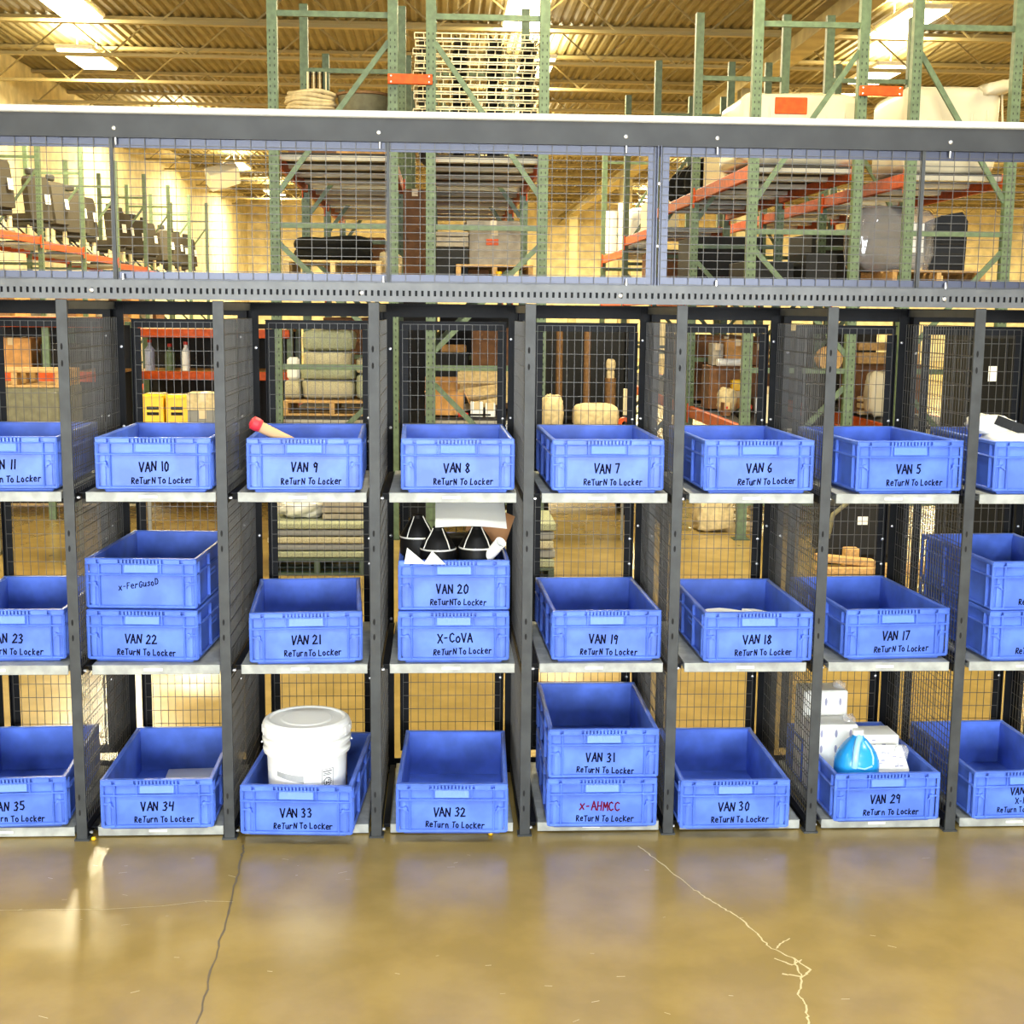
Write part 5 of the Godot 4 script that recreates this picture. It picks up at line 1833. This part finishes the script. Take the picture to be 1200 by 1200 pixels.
	for i in 4:
		g = Geo.new()
		g.rbox(Vector3.ZERO, Vector3([0.5, 0.42, 0.10, 0.34][i], [0.05, 0.05, 0.16, 0.07][i], 0.09), 0.006)
		var o := one("floor_timber", g, M.wood, ["lowest pale timber on the floor before the dark machine", "timber lying aslant on the lowest one before the dark machine", "short upright timber block before the dark machine", "thick timber at the right before the dark machine"][i], "timber", [Vector3(2.62, 0.025, -4.75), Vector3(2.58, 0.092, -4.78), Vector3(2.66, 0.08, -4.9), Vector3(2.98, 0.035, -4.76)][i])
		o.rotation.z = [0.0, -0.1, 0.0, 0.0][i]
	# bags on the floor behind VAN 18
	sack("brown_bag", "crumpled brown paper bag on the floor behind the bin marked VAN 18", "bag", Vector3(2.02, 0.0, -6.65), Vector3(0.32, 0.24, 0.26), M.bag, 0.4, 0.34, 71)
	sack("dark_bag", "dark bag on the floor left of the crumpled brown paper bag", "bag", Vector3(1.70, 0.0, -7.1), Vector3(0.26, 0.24, 0.26), M.black_soft, 0.6, 0.2, 72)
	# flat packs behind VAN 21, and a second pile right of VAN 20
	pile(Vector3(-1.14, 0.0, -4.98), 0.66, 6, "flat panel of the wide pile behind the bin marked VAN 21", "flat panels behind the bin marked VAN 21", 0.05)
	pile(Vector3(0.22, 0.0, -4.62), 0.50, 6, "flat panel of the narrow pile", "flat panels between the bins marked VAN 20 and VAN 19", 0.062)
	sack("foil_bag", "crinkled shiny bag lying on the pile behind the bin marked VAN 21", "bag", Vector3(-1.27, 0.371, -4.98), Vector3(0.36, 0.13, 0.3), M.chrome, 0.6, 0.35, 73)
	g = Geo.new()
	for k2 in 3:
		g.rbox(Vector3(0, 0.022 + k2 * 0.045, 0), Vector3(0.30, 0.036, 0.4), 0.006)
	one("slat_bundle", g, M.card_grey, "bundle of three grey slats beside the crinkled bag behind the bin marked VAN 21", "slats", Vector3(-0.96, 0.371, -5.0))
	# --- left: cabinet, crates, bottles
	var lc := thing("olive_chest", "olive steel chest with a wooden top seen through the leftmost bay", "chest", Vector3(-3.25, 0, -5.3))
	g = Geo.new()
	g.rbox(Vector3(0, 1.02, 0), Vector3(0.66, 0.48, 0.5), 0.01)
	obj("body", g, M.olive, lc)
	g = Geo.new()
	g.rbox(Vector3(0, 1.02, 0.253), Vector3(0.60, 0.42, 0.012), 0.004)
	obj("drawer", g, M.olive, lc)
	for x: float in [-0.30, 0.30]:
		g = Geo.new()
		g.rbox(Vector3(x, 0.39, -0.2), Vector3(0.03, 0.78, 0.03), 0.004)
		g.rbox(Vector3(x, 0.015, 0), Vector3(0.03, 0.03, 0.46), 0.004)
		obj("leg", g, M.olive, lc)
	pallet("wooden pallet lying on the olive steel chest", Vector3(-3.25, 1.26, -5.3), 0.64, 0.5, M.wood)
	for i in 2:
		var yc := thing("yellow_crate", ["left yellow plastic crate with a dark handle slot behind the bin marked VAN 10", "right yellow plastic crate with a dark handle slot behind the bin marked VAN 10"][i], "crate", Vector3(-2.34 + 0.165 * i, 0.97, -5.32), 0.05 * i, "yellow crates behind the bin marked VAN 10")
		g = Geo.new()
		g.rbox(Vector3(0, 0.12, 0), Vector3(0.155, 0.24 - 0.012 * i, 0.2), 0.012)
		obj("body", g, M.yellow, yc)
		g = Geo.new()
		for x: float in [-0.07, 0.07]:
			g.rbox(Vector3(x, 0.12, 0.102), Vector3(0.012, 0.22, 0.006), 0.002)
		g.rbox(Vector3(0, 0.222 - 0.01 * i, 0.102), Vector3(0.15, 0.014, 0.006), 0.002)
		obj("rib", g, M.yellow, yc)
		g = Geo.new()
		g.rbox(Vector3(0, 0.14, 0.1), Vector3(0.085, 0.022, 0.004), 0.001)
		g.rbox(Vector3(0, 0.10, 0.1), Vector3(0.085, 0.022, 0.004), 0.001)
		obj("slot", g, M.hole, yc)
	g = Geo.new()
	var wt := thing("stand", "grey steel stand under the yellow crates and the beige box", "stand", Vector3(-2.16, 0, -5.35))
	g.rbox(Vector3(0, 0.95, 0), Vector3(0.60, 0.03, 0.34), 0.004)
	obj("top", g, M.grey, wt)
	g = Geo.new()
	g.rbox(Vector3(0, 0.90, 0.0), Vector3(0.56, 0.07, 0.28), 0.004)
	obj("apron", g, M.grey, wt)
	for x: float in [-0.28, 0.28]:
		g = Geo.new()
		g.bar(Vector3(x, 0, -0.14), Vector3(x, 0.87, -0.14), 0.022, 0.022)
		g.bar(Vector3(x, 0.012, -0.15), Vector3(x, 0.012, 0.15), 0.022, 0.022)
		obj("leg", g, M.grey, wt)
	carton("grey box right of the yellow crates behind the bin marked VAN 10", Vector3(-1.99, 0.966, -5.35), Vector3(0.23, 0.13, 0.26), 0.0, M.grey)
	carton("beige box on the grey box right of the yellow crates", Vector3(-1.99, 1.096, -5.35), Vector3(0.23, 0.12, 0.26), 0.04, M.bag)
	for q: Array in [[-3.22, 0.05, 0.28, M.blue_pale, "pale blue bottle at the left on the low shelving behind the yellow crates"], [-3.02, 0.05, 0.24, M.green, "green bottle beside the pale blue one on the low shelving"], [-2.86, 0.04, 0.26, M.white, "white bottle with a red cap on the low shelving behind the yellow crates"], [-2.42, 0.04, 0.20, M.blue_pale, "small grey-blue bottle at the right on the low shelving"]]:
		var b := thing("bottle", q[4], "bottle", Vector3(q[0], 1.193, -9.32))
		g = Geo.new()
		g.lathe([Vector2(0, 0), Vector2(q[1], 0), Vector2(q[1], q[2] * 0.75), Vector2(0.018, q[2] * 0.9), Vector2(0.018, q[2]), Vector2(0, q[2])], 18)
		obj("body", g, q[3], b)
		g = Geo.new()
		g.cyl(Vector3(0, q[2], 0), Vector3(0, q[2] + 0.03, 0), 0.022, 0.022, 12)
		obj("cap", g, M.red, b)
	for i in 3:
		carton(["dark carton at the left on the leftmost low shelving", "tan carton in the middle of the leftmost low shelving", "dark carton at the right on the leftmost low shelving"][i], Vector3(-4.4 + i * 0.42, 1.28, -7.55), Vector3(0.34, 0.22 + 0.05 * (i % 2), 0.4), 0.0, [M.card_dark, M.card, M.black_soft][i])


func pile(at: Vector3, w: float, n: int, label: String, group: String, h: float) -> void:
	pallet("dark pallet under the %s" % group, at, w, 0.6, M.green_dark)
	var g := Geo.new()
	g.rbox(Vector3(0, h / 2, 0), Vector3(w, h - 0.008, 0.58), 0.008)
	var m := g.mesh()
	var p0 := at + Vector3(0, 0.121, 0)
	for i in n - 1:
		var o := put("flat_panel", m, [M.blanket_green, M.grey, M.blanket, M.teal if h < 0.055 and i == 2 else M.grey][i % 4], self, p0 + Vector3(0.008 * sin(i * 2.0), i * h, 0.006 * cos(i * 3.0)))
		tag(o, "%s, %s from the bottom" % [label, ORD[i]], "panel", group)
